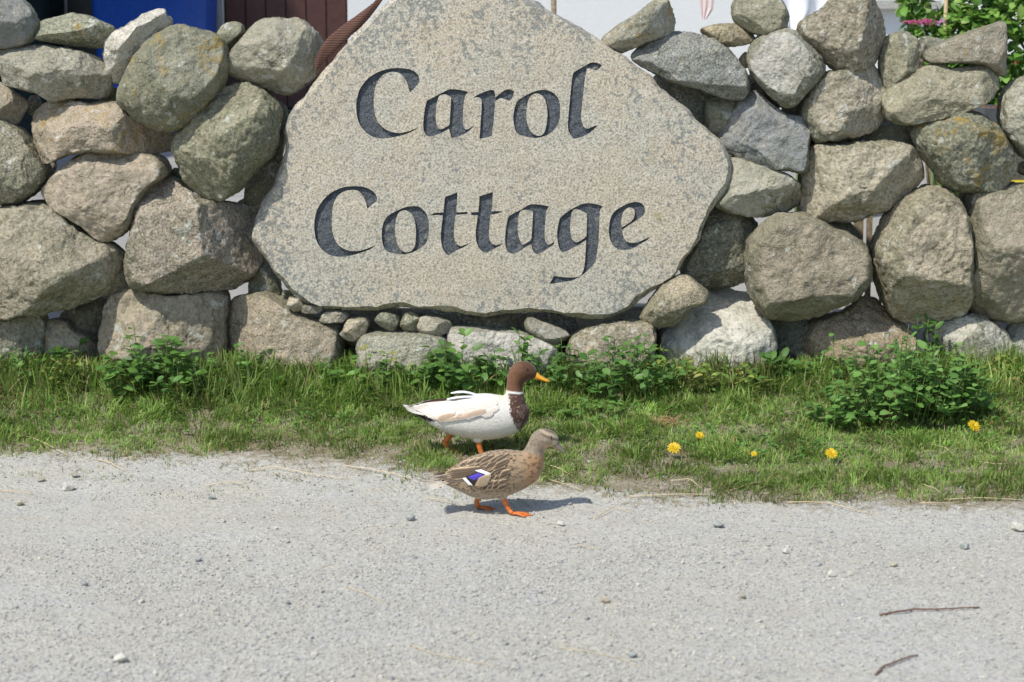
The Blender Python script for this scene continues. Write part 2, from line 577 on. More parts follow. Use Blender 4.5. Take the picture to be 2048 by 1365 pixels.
# outline in photograph pixels, colour, orange lichen 0..1, options
STONES = [
 ([(-40,-14),(25,-4),(55,10),(72,45),(65,75),(40,92),(0,97),(-40,95)], SLATE, .5, {}),
 ([(52,70),(70,50),(140,28),(185,38),(215,50),(226,60),(210,90),(195,97),(160,95),(100,85),(65,75)], GREEN, .75, dict(facets=[(0,-.7,-1,.45),(-.2,-.8,1,.5)])),
 ([(5,100),(25,96),(85,92),(137,99),(178,109),(205,126),(217,154),(215,185),(202,197),(164,195),(137,197),(103,197),(79,183),(21,171),(10,147),(0,130)], GREY, .3, dict(facets=[(0,-.75,1,.62),(.1,-1,-.55,.7)], boxy=3)),
 ([(212,82),(232,62),(260,51),(290,27),(321,19),(328,26),(326,34),(337,39),(335,58),(308,79),(294,99),(267,126),(253,154),(236,162),(222,157),(215,130),(208,103)], WHITE, .1, dict(rough=1.8, dy=.02, facets=[(.8,-.8,-.5,.5)])),
 ([(342,60),(369,58),(410,68),(441,85),(451,106),(448,147),(434,185),(403,222),(369,253),(342,261),(308,253),(270,229),(246,205),(244,181),(256,147),(277,113),(308,79)], GREY, .72, dict(boxy=2.5, cuts=1, dy=-.06)),
 ([(427,72),(448,51),(468,44),(485,51),(492,65),(478,82),(461,97),(451,97),(441,84)], GREEN, .4, dict(dy=.03)),
 ([(456,120),(465,106),(492,72),(513,51),(533,41),(581,41),(601,43),(619,55),(642,79),(636,113),(634,144),(608,171),(578,188),(547,183),(513,167),(478,157),(458,147)], GREY, .2, dict(facets=[(.25,-.8,.75,.62),(-.2,-.8,-.9,.7)])),
 ([(-30,160),(0,166),(27,185),(56,207),(45,226),(27,253),(0,243),(-30,240)], TAN, .2, dict(dy=.05, facets=[(.1,-.7,.9,.5)])),
 ([(63,219),(79,212),(130,202),(171,207),(205,205),(246,208),(260,226),(284,243),(314,260),(349,267),(359,273),(352,297),(335,306),(290,306),(239,304),(212,304),(164,306),(137,309),(116,321),(92,325),(80,308),(72,284),(70,253)], TAN, .88, dict(boxy=3.2, facets=[(0,-.75,.9,.7),(-.1,-1,-.2,.8)])),
 ([(205,180),(240,178),(256,205),(250,222),(205,218)], GREEN, .1, dict(dy=.16)),
 ([(-60,236),(0,244),(27,255),(51,277),(70,305),(88,335),(85,365),(62,390),(38,402),(0,404),(-60,400)], GREEN, .35, dict(facets=[(-.3,-.6,.9,.68)], dy=-.02)),
 ([(92,378),(109,359),(137,331),(171,309),(222,306),(290,309),(318,318),(333,335),(331,355),(308,366),(290,390),(278,414),(272,440),(245,465),(219,477),(191,465),(154,441),(113,411),(98,392)], TAN, .1, dict(boxy=3.4, cuts=2, facets=[(0,-1,.12,.72)])),
 ([(354,280),(366,263),(393,236),(420,205),(455,181),(485,169),(513,174),(540,198),(557,226),(557,260),(547,301),(523,335),(489,366),(455,393),(420,398),(396,386),(376,362),(362,328),(354,308)], GREEN, .3, dict(boxy=2.4, cuts=1, rough=1.3, dy=-.05, facets=[(-.3,-.8,.9,.75),(-.5,-.9,-.6,.75)])),
 ([(297,385),(308,369),(335,361),(362,369),(386,381),(410,398),(458,409),(500,424),(506,462),(516,500),(513,530),(499,554),(478,571),(444,582),(376,582),(308,578),(273,568),(263,544),(263,510),(270,476),(277,424)], TAN, .15, dict(boxy=3.3, facets=[(-.12,-1,.15,.76),(.55,-.7,-.75,.72)])),
 ([(-60,430),(0,428),(20,414),(51,410),(89,411),(113,418),(147,445),(191,479),(222,483),(239,496),(263,517),(260,565),(236,585),(205,592),(171,599),(137,609),(113,616),(85,623),(62,624),(34,631),(0,633),(-60,630)], TAN, .25, dict(boxy=3.2, facets=[(-.12,-1,.3,.72),(.8,-.7,-.3,.74)], dy=-.03)),
 ([(-40,635),(62,628),(85,633),(91,650),(88,690),(70,725),(0,730),(-40,730)], GREY, 0, dict(dy=.04)),
 ([(88,655),(106,641),(130,643),(154,660),(191,681),(195,730),(137,735),(92,730)], TAN, 0, dict(dy=.08)),
 ([(212,626),(226,599),(239,585),(273,573),(308,582),(359,588),(410,585),(445,588),(452,610),(448,653),(441,718),(410,735),(308,740),(219,730),(208,674)], TAN, .1, dict(boxy=3.2, facets=[(-.7,-.8,.2,.75),(0,-.9,.5,.8)])),
 ([(447,670),(455,619),(472,599),(506,592),(533,590),(581,612),(632,636),(673,650),(682,664),(678,705),(673,735),(615,750),(547,750),(485,740),(448,715)], TAN, .2, dict(boxy=3.2, facets=[(.12,-1,.25,.74),(-.9,-.7,0,.72)])),
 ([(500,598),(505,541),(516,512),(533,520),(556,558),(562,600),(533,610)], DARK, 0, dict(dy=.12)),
 ([(572,608),(583,592),(601,596),(606,617),(588,623)], TAN, 0, dict(dy=-.14)),
 ([(555,602),(568,578),(588,585),(577,610),(557,610)], GREEN, 0, dict(dy=.05)),
 ([(600,611),(627,611),(648,617),(630,629),(603,624)], GREY, 0, dict(dy=-.14)),
 ([(639,640),(652,624),(689,622),(700,633),(690,643),(649,646)], GREY, 0, dict(dy=-.14)),
 ([(680,658),(692,641),(720,635),(742,640),(740,661),(720,677),(698,682),(684,671)], TAN, 0, dict(dy=-.14)),
 ([(744,639),(762,624),(796,632),(801,652),(787,665),(763,654)], GREY, 0, dict(dy=-.14)),
 ([(801,628),(834,628),(838,662),(816,666),(801,654)], GREEN, 0, dict(dy=-.14)),
 ([(841,634),(865,633),(899,643),(904,661),(888,674),(852,671),(836,664)], GREY, 0, dict(dy=-.14, boxy=3)),
 ([(1050,654),(1058,633),(1084,644),(1133,663),(1141,683),(1130,700),(1106,690),(1084,681),(1062,667)], GREY, 0, dict(dy=-.14, boxy=3)),
 ([(722,679),(746,667),(808,666),(874,670),(895,687),(900,714),(885,750),(728,755),(720,710)], GREY, .1, dict(fw=1, boxy=3.3, facets=[(0,-1,.2,.75)])),
 ([(902,665),(917,657),(983,660),(1049,668),(1097,685),(1110,705),(1098,740),(908,742),(900,700)], WHITE, 0, dict(fw=1, boxy=3.3, facets=[(0,-1,.2,.75)], dy=.02)),
 ([(1142,679),(1159,664),(1203,651),(1269,645),(1297,644),(1307,661),(1306,700),(1293,750),(1148,750),(1139,710)], TAN, .1, dict(fw=1, boxy=3.3, facets=[(0,-1,.25,.72)])),
 ([(1284,629),(1303,599),(1328,569),(1349,557),(1375,553),(1400,572),(1414,586),(1411,605),(1383,614),(1366,631),(1345,648),(1307,653),(1288,645)], TAN, 0, dict(dy=-.14, boxy=2.8)),
 ([(1324,671),(1358,637),(1379,616),(1417,576),(1494,582),(1510,612),(1532,637),(1546,671),(1542,715),(1512,750),(1455,765),(1371,768),(1330,740)], WHITE, 0, dict(boxy=3.2, facets=[(0,-.45,1,.45),(-.2,-1,.1,.74)])),
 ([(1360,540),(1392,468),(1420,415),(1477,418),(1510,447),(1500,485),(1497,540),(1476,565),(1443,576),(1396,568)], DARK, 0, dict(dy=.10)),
 ([(1494,519),(1506,472),(1532,438),(1570,428),(1612,434),(1667,455),(1701,472),(1727,497),(1733,544),(1718,578),(1688,603),(1646,620),(1583,637),(1540,633),(1515,608),(1498,569)], TAN, .15, dict(boxy=2.9, cuts=1, dy=-.05, facets=[(0,-1,.05,.75),(.1,-.7,-1,.78)])),
 ([(1773,436),(1807,398),(1849,379),(1892,388),(1917,415),(1930,458),(1933,485),(1935,569),(1926,612),(1900,631),(1858,636),(1807,636),(1782,625),(1769,595),(1752,540),(1750,493)], TAN, .2, dict(boxy=2.8, cuts=1, dy=-.04, facets=[(.2,-1,.1,.78)])),
 ([(1930,395),(1960,381),(2048,378),(2110,383),(2110,632),(2048,630),(1980,632),(1932,612),(1935,500)], TAN, 0, dict(boxy=3.3, dy=.0, facets=[(.1,-1,.3,.75)])),
 ([(1602,760),(1612,705),(1621,671),(1638,646),(1688,629),(1735,597),(1773,618),(1813,654),(1818,688),(1813,735),(1765,745),(1688,750),(1640,755)], OCHRE, .2, dict(boxy=3.2, rough=1.4, facets=[(-.5,-.8,.1,.68),(.3,-.7,.8,.62),(.2,-1,-.5,.75)])),
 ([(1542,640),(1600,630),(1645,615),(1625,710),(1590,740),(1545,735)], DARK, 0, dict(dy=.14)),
 ([(1852,671),(1892,636),(1943,628),(1985,645),(2014,671),(2016,697),(2004,735),(1979,765),(1909,765),(1875,715)], WHITE, 0, dict(boxy=3.0, dy=-.02)),
 ([(2012,690),(2022,655),(2048,640),(2110,636),(2110,765),(2030,760)], WHITE, 0, dict(dy=.03)),
 ([(1205,76),(1265,34),(1316,-2),(1333,2),(1349,51),(1341,68),(1290,83),(1244,106),(1222,92)], GREY, .75, dict(boxy=3.2, facets=[(.9,-.8,-.2,.6)])),
 ([(1265,116),(1303,78),(1333,66),(1383,67),(1434,84),(1468,116),(1487,144),(1492,178),(1477,200),(1451,195),(1400,178),(1349,165),(1303,142)], SLATE, .35, dict(facets=[(0,-1,.15,.55),(0,-.4,1,.7)], cuts=4)),
 ([(1402,64),(1417,53),(1472,49),(1506,62),(1510,76),(1494,93),(1472,99),(1443,89),(1411,78)], OCHRE, .5, dict(dy=.0)),
 ([(1467,30),(1475,-8),(1512,-20),(1552,-12),(1570,21),(1575,38),(1561,64),(1540,73),(1506,66),(1477,47)], GREEN, .4, dict(dy=-.01)),
 ([(1498,110),(1519,76),(1561,56),(1591,66),(1629,102),(1646,136),(1638,157),(1604,191),(1587,214),(1561,208),(1519,169),(1498,140)], WHITE, 0, dict(boxy=2.5, cuts=1, dy=-.03, facets=[(-.1,-1,.3,.78)])),
 ([(1472,123),(1484,108),(1498,108),(1501,138),(1484,138)], OCHRE, 0, dict(dy=.03)),
 ([(1604,47),(1646,21),(1676,-6),(1731,-10),(1748,13),(1770,55),(1768,85),(1753,119),(1728,133),(1680,144),(1642,112),(1608,87)], TAN, .3, dict(boxy=3.4, facets=[(-.12,-1,.15,.66),(1,-.6,0,.62)])),
 ([(1604,229),(1625,169),(1667,146),(1744,127),(1761,157),(1769,191),(1766,237),(1737,265),(1688,275),(1629,282),(1612,250)], TAN, 0, dict(boxy=3.2, rough=1.3, facets=[(-.1,-1,.2,.72)])),
 ([(1761,115),(1769,80),(1799,66),(1824,70),(1845,106),(1843,146),(1820,168),(1785,195),(1763,170)], GREEN, .2, dict(dy=.04, facets=[(-.5,-.8,.3,.6),(.8,-.7,.2,.6)])),
 ([(1835,76),(1883,80),(1902,97),(1870,124),(1843,118)], GREY, .2, dict(dy=.16)),
 ([(1854,106),(1892,83),(1943,64),(1998,46),(2007,51),(2014,140),(1998,152),(1964,129),(1900,125),(1862,125)], GREY, .7, dict(boxy=3.3, facets=[(0,-1,.1,.65),(1,-.4,0,.85)])),
 ([(1769,188),(1816,157),(1875,123),(1896,138),(1934,135),(1990,135),(1993,178),(1955,210),(1900,233),(1816,248),(1782,239),(1768,222)], GREEN, .2, dict(boxy=3.0, dy=-.05, facets=[(0,-.55,1,.6),(0,-1,-.2,.7)])),
 ([(1828,271),(1849,242),(1892,226),(1934,224),(1977,241),(2006,275),(2023,318),(2021,356),(1985,384),(1943,384),(1896,374),(1866,339),(1845,309)], GREEN, .75, dict(boxy=2.3, cuts=1, dy=-.05, facets=[(.05,-1,-.25,.82)])),
 ([(2002,240),(2008,200),(2030,170),(2110,140),(2120,300),(2060,322),(2030,292),(2006,265)], GREY, .2, dict(dy=-.02)),
 ([(1438,280),(1460,246),(1485,199),(1515,188),(1540,212),(1574,229),(1613,240),(1611,297),(1607,341),(1574,339),(1532,333),(1485,316),(1451,299)], SLATE, .1, dict(boxy=3.4, facets=[(-.1,-1,.15,.64),(-1,-.7,.3,.62)], dy=-.02)),
 ([(1428,407),(1446,381),(1456,322),(1489,322),(1544,337),(1592,364),(1599,411),(1561,426),(1510,432),(1450,419)], GREY, .2, dict(boxy=3.0, facets=[(-.1,-.9,.5,.68),(.2,-1,-.4,.75)])),
 ([(1604,418),(1604,360),(1616,305),(1633,289),(1688,290),(1752,290),(1811,290),(1834,314),(1842,356),(1807,388),(1765,417),(1710,434),(1633,441),(1608,430)], TAN, .1, dict(boxy=3.2, rough=1.3, dy=-.03, facets=[(0,-1,.3,.72),(.2,-.9,-.7,.75)])),
 ([(1730,275),(1769,255),(1811,260),(1834,290),(1820,306),(1748,306)], GREEN, .1, dict(dy=.15)),
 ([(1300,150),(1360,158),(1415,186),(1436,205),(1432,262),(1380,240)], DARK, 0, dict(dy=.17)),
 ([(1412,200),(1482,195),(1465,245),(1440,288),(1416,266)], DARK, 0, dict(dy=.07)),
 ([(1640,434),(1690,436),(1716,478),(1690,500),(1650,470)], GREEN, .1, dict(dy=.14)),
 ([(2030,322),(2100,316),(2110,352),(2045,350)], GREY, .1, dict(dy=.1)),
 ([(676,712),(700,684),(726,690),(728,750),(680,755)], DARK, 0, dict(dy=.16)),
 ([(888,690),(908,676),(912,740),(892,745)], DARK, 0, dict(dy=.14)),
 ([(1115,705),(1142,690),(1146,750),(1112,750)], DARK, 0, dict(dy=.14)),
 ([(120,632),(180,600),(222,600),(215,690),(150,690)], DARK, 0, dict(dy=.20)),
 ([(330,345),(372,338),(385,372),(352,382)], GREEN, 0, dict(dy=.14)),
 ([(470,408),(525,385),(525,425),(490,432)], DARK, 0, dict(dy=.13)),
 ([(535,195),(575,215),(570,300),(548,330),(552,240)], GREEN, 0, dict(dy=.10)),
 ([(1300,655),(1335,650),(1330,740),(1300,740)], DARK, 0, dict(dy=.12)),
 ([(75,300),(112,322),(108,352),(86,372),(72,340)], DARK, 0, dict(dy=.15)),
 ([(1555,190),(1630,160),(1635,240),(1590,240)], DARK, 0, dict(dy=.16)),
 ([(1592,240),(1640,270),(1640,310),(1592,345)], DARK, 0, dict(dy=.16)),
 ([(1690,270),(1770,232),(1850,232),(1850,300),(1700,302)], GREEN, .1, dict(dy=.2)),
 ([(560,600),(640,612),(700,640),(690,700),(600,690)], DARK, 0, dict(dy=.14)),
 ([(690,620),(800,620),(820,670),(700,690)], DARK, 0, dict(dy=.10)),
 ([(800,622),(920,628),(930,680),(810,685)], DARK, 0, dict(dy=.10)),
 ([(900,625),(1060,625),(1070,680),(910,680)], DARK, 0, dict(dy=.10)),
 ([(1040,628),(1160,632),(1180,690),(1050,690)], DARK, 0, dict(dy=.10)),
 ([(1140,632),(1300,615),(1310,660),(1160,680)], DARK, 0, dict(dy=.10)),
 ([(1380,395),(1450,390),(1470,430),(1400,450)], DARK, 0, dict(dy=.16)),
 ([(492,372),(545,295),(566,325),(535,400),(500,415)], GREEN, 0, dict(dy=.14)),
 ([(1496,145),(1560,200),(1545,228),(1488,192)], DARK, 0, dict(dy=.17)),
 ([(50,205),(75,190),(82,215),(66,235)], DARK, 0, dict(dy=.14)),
]
wall_loc = np.array([0.0, YW, 0.16])
wall = empty('dry_stone_wall', wall_loc, 'dry stone wall of rounded lichen-spotted boulders stacked around the carved slab', 'stone wall')
for i, (poly, col, lich, opt) in enumerate(STONES):
    opt = dict(opt)
    fw = opt.pop('fw', 0)
    Y = YW + opt.pop('dy', (rng.random() - 0.5) * 0.05)
    if fw: Y = YW - 0.13
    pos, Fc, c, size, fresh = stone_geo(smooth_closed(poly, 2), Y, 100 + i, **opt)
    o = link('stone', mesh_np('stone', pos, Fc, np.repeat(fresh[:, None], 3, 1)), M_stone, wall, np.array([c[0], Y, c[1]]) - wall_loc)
    v = 1 + 0.08 * (rng.random(3) - 0.5) * np.array([1, .5, 1]) + 0.34 * (rng.random() - 0.55)
    o.color = (*(np.array(col) * v), lich)
# the wall goes on past both sides of the picture
for side in (-1, 1):
    for k in range(12):
        row, cc = k % 4, k // 4
        z = 0.36 + row * 0.37
        X = side * (2.62 + cc * 0.50 + (row % 2) * 0.12)
        r = np.random.default_rng(900 + k + 50 * side)
        V, Fc = ICO[4]
        dx, dy, dz = V.T
        kk = 1 / (np.abs(dx) ** 3 + np.abs(dy) ** 3 + np.abs(dz) ** 3) ** (1 / 3)
        pos = V * kk[:, None] * np.array([0.27, 0.2, 0.20]) * r.uniform(0.92, 1.05)
        for _ in range(4):
            n = r.normal(0, 1, 3); n /= np.linalg.norm(n); d = pos @ n
            pos = pos - (np.maximum(0, d - d.max() * 0.82) * 0.9)[:, None] * n
        pos = pos * (1 + 0.06 * fbm(pos * 9, 4, 40 + k))[:, None]
        o = link('stone', mesh_np('stone', pos, Fc), M_stone, wall, np.array([X, YW, z]) - wall_loc)
        o.color = (*((TAN, GREY, GREEN, TAN)[k % 4]), 0.3)

# ------------------------------------------------------------------ the carved name stone
TILT = math.radians(5)
SN = np.array([0, -math.cos(TILT), math.sin(TILT)])       # front face normal
SO = P(990, 600, 8.77)
SX = np.array([1.0, 0, 0]); SU = np.array([0, math.sin(TILT), math.cos(TILT)])
def on_slab(px, py):
    d = ray(px, py)
    t = ((SO - CAM) @ SN) / (d @ SN)
    p = CAM + d * t - SO
    return np.array([p @ SX, p @ SU])
def slab3(u, v, h):
    return SO + np.outer(u, SX) + np.outer(v, SU) + np.outer(h, SN)

OUT = [(795,-8),(850,-30),(930,-38),(1000,-27),(1060,0),(1100,22),(1150,45),(1210,85),(1262,120),(1310,160),(1345,190),(1380,222),(1420,262),(1446,286),(1462,320),(1465,338),(1458,371),(1440,398),(1419,427),(1406,455),(1396,483),(1380,510),(1359,540),(1330,572),(1283,599),(1244,625),(1204,638),(1165,634),(1100,626),(1049,624),(980,631),(940,628),(880,622),(830,618),(780,616),(740,622),(700,620),(649,620),(615,609),(590,596),(574,582),(560,560),(543,544),(534,525),(516,503),(502,478),(506,444),(518,415),(533,386),(548,355),(560,328),(567,288),(564,260),(574,232),(604,190),(643,147),(697,80),(745,32)]
LA = (700, 110, 6.823); LB = (940, 110, 6.825); LC = (620, 360, 7.585); LD = (850, 370, 7.585); LE = (1090, 390, 7.183)
LETTERS = [
 (LA, [(818,512),(860,478),(905,425),(945,370),(940,300),(895,240),(830,203),(740,185),(640,180),(540,190),(440,215),(340,260),(250,320),(180,400),(130,480),(100,580),(85,690),(90,790),(110,890),(150,980),(210,1050),(290,1110),(390,1140),(500,1140),(620,1120),(740,1090),(860,1040),(935,992),(880,1012),(800,1043),(700,1065),(610,1062),(530,1040),(460,1000),(400,940),(355,860),(330,760),(325,650),(330,540),(350,430),(400,330),(470,265),(560,235),(640,238),(700,270),(750,330),(785,400),(802,460)], None),
 (LA, [(1612,505),(1530,485),(1420,470),(1350,475),(1290,500),(1180,560),(1050,625),(1025,720),(1010,830),(1000,930),(1005,1020),(1040,1100),(1090,1115),(1160,1100),(1260,1060),(1350,1010),(1365,1060),(1385,1130),(1450,1125),(1540,1090),(1620,1040),(1708,962),(1660,985),(1610,1015),(1575,1018),(1550,985),(1540,900),(1545,760),(1555,640),(1575,560)],
      [(1380,580),(1375,700),(1365,830),(1358,945),(1310,985),(1250,1015),(1210,1005),(1180,940),(1170,840),(1175,740),(1190,640),(1215,570),(1260,545),(1320,545)]),
 (LB, [(35,592),(100,550),(200,505),(290,480),(325,485),(340,530),(345,585),(400,540),(450,500),(500,475),(550,472),(600,495),(595,540),(570,600),(545,625),(480,610),(430,592),(390,605),(350,630),(340,700),(330,800),(325,900),(310,1000),(300,1100),(230,1130),(130,1145),(140,1000),(150,850),(160,700),(160,620),(140,590),(90,580)], None),
 (LB, [(1010,478),(1080,490),(1150,530),(1200,590),(1225,670),(1230,770),(1225,860),(1200,950),(1150,1020),(1080,1080),(1000,1115),(920,1135),(830,1130),(740,1110),(660,1085),(620,1030),(600,940),(590,860),(600,770),(620,690),(660,620),(740,570),(830,520),(920,490)],
      [(900,527),(960,542),(1010,590),(1040,670),(1055,770),(1055,880),(1040,980),(1010,1065),(960,1105),(900,1100),(840,1060),(800,990),(775,900),(770,800),(780,700),(800,610),(840,555)]),
 (LB, [(1800,140),(1760,120),(1700,105),(1640,110),(1580,145),(1500,190),(1420,240),(1400,290),(1385,400),(1370,550),(1355,700),(1345,830),(1335,960),(1350,1050),(1390,1120),(1420,1145),(1480,1135),(1560,1105),(1640,1060),(1700,1010),(1748,962),(1690,975),(1630,1000),(1590,1008),(1555,985),(1530,930),(1515,850),(1520,760),(1535,640),(1550,500),(1560,400),(1575,290),(1595,190),(1640,185),(1690,205),(1735,215),(1770,180)], None),
 (LC, [(870,440),(910,405),(960,365),(1000,335),(1018,295),(1005,240),(965,185),(900,140),(820,110),(720,98),(620,100),(520,112),(430,140),(340,185),(260,245),(190,320),(135,400),(100,480),(75,580),(65,680),(70,780),(85,880),(115,960),(160,1030),(220,1090),(300,1140),(400,1165),(520,1165),(640,1145),(760,1110),(880,1070),(950,1030),(1015,987),(930,1018),(850,1050),(760,1075),(680,1082),(590,1075),(500,1040),(430,985),(380,910),(350,820),(335,720),(330,620),(335,520),(345,420),(375,320),(430,235),(510,180),(600,158),(680,155),(740,175),(790,230),(830,300),(855,370)], None),
 (LC, [(1560,400),(1640,405),(1700,440),(1755,500),(1790,580),(1803,680),(1803,780),(1790,880),(1760,960),(1700,1020),(1620,1070),(1530,1110),(1440,1130),(1340,1130),(1240,1110),(1170,1085),(1120,1020),(1095,930),(1088,830),(1095,740),(1115,650),(1160,570),(1240,510),(1340,460),(1450,415)],
      [(1440,465),(1500,480),(1550,530),(1585,610),(1600,700),(1608,800),(1605,900),(1590,1000),(1550,1068),(1490,1098),(1430,1093),(1370,1050),(1325,970),(1300,880),(1288,780),(1295,680),(1310,580),(1340,510),(1390,470)]),
 (LD, [(310,180),(400,150),(490,115),(490,200),(480,320),(472,418),(560,416),(645,410),(645,445),(560,450),(465,460),(450,560),(440,680),(440,780),(460,860),(500,910),(550,930),(610,910),(685,880),(620,930),(540,970),(450,1010),(380,1060),(345,1070),(300,1020),(265,950),(245,860),(240,760),(250,640),(265,520),(272,465),(180,460),(84,464),(140,430),(210,425),(278,420),(290,320),(298,230)], None),
 (LD, [(825,175),(920,145),(1030,110),(1025,200),(1020,300),(1010,403),(1090,400),(1180,403),(1120,430),(1060,445),(995,455),(985,540),(975,650),(970,760),(985,840),(1020,895),(1080,918),(1130,905),(1185,885),(1130,930),(1050,970),(980,1010),(920,1030),(870,1010),(820,960),(785,880),(770,780),(775,660),(790,550),(800,465),(700,458),(697,420),(760,415),(810,412),(820,300)], None),
 (LD, [(1882,330),(1800,310),(1700,298),(1620,295),(1560,315),(1460,375),(1350,430),(1265,490),(1240,580),(1225,680),(1217,780),(1217,880),(1230,960),(1265,1020),(1310,1045),(1360,1045),(1430,1010),(1520,950),(1610,900),(1625,960),(1650,1030),(1710,1050),(1780,1020),(1870,960),(1950,905),(1965,862),(1910,898),(1870,910),(1840,880),(1820,820),(1815,740),(1820,620),(1830,500),(1840,400)],
      [(1640,400),(1635,500),(1630,620),(1620,740),(1610,830),(1560,870),(1500,908),(1470,900),(1440,840),(1415,760),(1405,660),(1410,560),(1425,460),(1450,400),(1500,382),(1570,385)]),
 (LE, [(830,165),(770,145),(680,125),(600,122),(540,130),(460,165),(370,215),(290,270),(220,330),(200,390),(185,460),(175,540),(178,620),(190,710),(215,790),(250,825),(310,810),(400,765),(500,710),(590,650),(590,700),(585,800),(578,900),(570,1000),(550,1090),(520,1150),(470,1178),(390,1188),(300,1186),(210,1178),(135,1166),(100,1220),(65,1280),(150,1270),(260,1255),(370,1235),(450,1203),(540,1150),(610,1090),(670,1030),(725,960),(745,850),(760,750),(770,640),(775,520),(780,400),(785,300),(795,220)],
      [(600,270),(605,350),(603,450),(600,540),(595,600),(540,640),(470,680),(430,675),(390,640),(370,560),(360,470),(370,370),(380,280),(400,230),(450,205),(520,230)]),
 (LE, [(1320,105),(1380,120),(1420,160),(1435,220),(1420,280),(1370,330),(1290,385),(1200,440),(1112,505),(1120,580),(1145,640),(1190,680),(1260,690),(1340,680),(1420,645),(1515,603),(1470,650),(1400,690),(1330,730),(1260,770),(1180,790),(1090,790),(1010,760),(960,700),(930,620),(918,530),(922,440),(940,350),(975,270),(1030,215),(1110,165),(1200,125),(1270,105)],
      [(1102,468),(1170,430),(1240,380),(1280,320),(1290,260),(1280,205),(1230,185),(1180,195),(1130,240),(1105,310),(1092,390)]),
]
def spline_corners(pts, n=5, ang=48):
    pts = np.asarray(pts, float); m = len(pts)
    d = np.roll(pts, -1, 0) - pts
    a = np.degrees(np.arctan2(d[:, 1], d[:, 0]))
    turn = np.abs((a - np.roll(a, 1) + 180) % 360 - 180)
    corner = turn > ang
    out = []
    for i in range(m):
        p1, p2 = pts[i], pts[(i + 1) % m]
        p0 = 2 * p1 - p2 if corner[i] else pts[i - 1]
        p3 = 2 * p2 - p1 if corner[(i + 1) % m] else pts[(i + 2) % m]
        for k in range(n):
            t = k / n
            out.append(0.5 * ((2 * p1) + (-p0 + p2) * t + (2 * p0 - 5 * p1 + 4 * p2 - p3) * t * t + (-p0 + 3 * p1 - 3 * p2 + p3) * t ** 3))
    return np.array(out)

def inside(poly, pts):
    x, y = pts[:, 0], pts[:, 1]
    r = np.zeros(len(pts), bool)
    a = poly; b = np.roll(poly, -1, 0)
    for (x0, y0), (x1, y1) in zip(a, b):
        if y0 == y1: continue
        c = ((y0 > y) != (y1 > y)) & (x < (x1 - x0) * (y - y0) / (y1 - y0) + x0)
        r ^= c
    return r

def to_slab(lst, conv=None):
    if conv: lst = [(conv[0] + x / conv[2], conv[1] + y / conv[2]) for x, y in lst]
    return np.array([on_slab(x, y) for x, y in lst])

def relief(u, v):
    p = np.stack([u, v, np.zeros_like(u)], 1)
    return 0.004 * fbm(p * 3, 2, 301) + 0.0016 * fbm(p * 18, 2, 302)

out_px = smooth_closed(OUT, 5)
outl = to_slab(out_px)
# ragged broken edge
cen = outl.mean(0)
e = 0.5 * fbm(np.c_[outl * 12, np.zeros(len(outl))], 4, 77)
rad = (outl - cen); rad /= np.linalg.norm(rad, axis=1, keepdims=True)
outl = outl + rad * (e * 0.012)[:, None]
nrm = np.roll(outl, -1, 0) - np.roll(outl, 1, 0); nrm = np.c_[nrm[:, 1], -nrm[:, 0]]; nrm /= np.linalg.norm(nrm, axis=1, keepdims=True)
if ((outl - cen) * nrm).sum() < 0: nrm = -nrm
inner = outl - nrm * (0.020 + 0.010 * fbm(np.c_[outl * 9, np.ones(len(outl))], 3, 78))[:, None]

loops = [inner]; contours = []
for conv, o_, h_ in LETTERS:
    A = to_slab(spline_corners(o_, 4), conv)
    B = to_slab(spline_corners(h_, 4), conv) if h_ else None
    contours.append((A, B)); loops.append(A)
    if B is not None: loops.append(B)
gx = np.arange(outl[:, 0].min(), outl[:, 0].max(), 0.016); gy = np.arange(outl[:, 1].min(), outl[:, 1].max(), 0.016)
G = np.stack(np.meshgrid(gx, gy), -1).reshape(-1, 2) + (rng.random((len(gx) * len(gy), 2)) - 0.5) * 0.007
ok = inside(inner, G)
for lp in loops:
    dmin = np.full(len(G), 9.0)
    for q in lp: dmin = np.minimum(dmin, ((G - q) ** 2).sum(1))
    ok &= dmin > 0.006 ** 2
G = G[ok]
pts, edges = [], []
for lp in loops:
    s = len(pts); n = len(lp)
    pts += [Vector(q) for q in lp]; edges += [(s + i, s + (i + 1) % n) for i in range(n)]
pts += [Vector(q) for q in G]
cv, ce, cf, *_ = delaunay_2d_cdt(pts, edges, [], 0, 1e-7)
CV = np.array([v[:] for v in cv]); CF = np.array([f[:] for f in cf])
ct = CV[CF].mean(1)
in_out = inside(inner, ct)
letter_of = np.full(len(CF), -1)
for k, (A, B) in enumerate(contours):
    i_ = inside(A, ct)
    if B is not None: i_ &= ~inside(B, ct)
    letter_of[i_] = k
def orient(V3, T):
    n = np.cross(V3[T[:, 1]] - V3[T[:, 0]], V3[T[:, 2]] - V3[T[:, 0]])
    flip = (n @ SN) < 0
    T = T.copy(); T[flip] = T[flip][:, ::-1]
    return T
base_s = SO + np.array([0, 0.08, -0.09]); base_s[2] = P(990, 636, 8.7)[2]
slab = empty('name_stone', base_s, 'large flat granite slab with the words Carol Cottage carved and blackened', 'name stone')

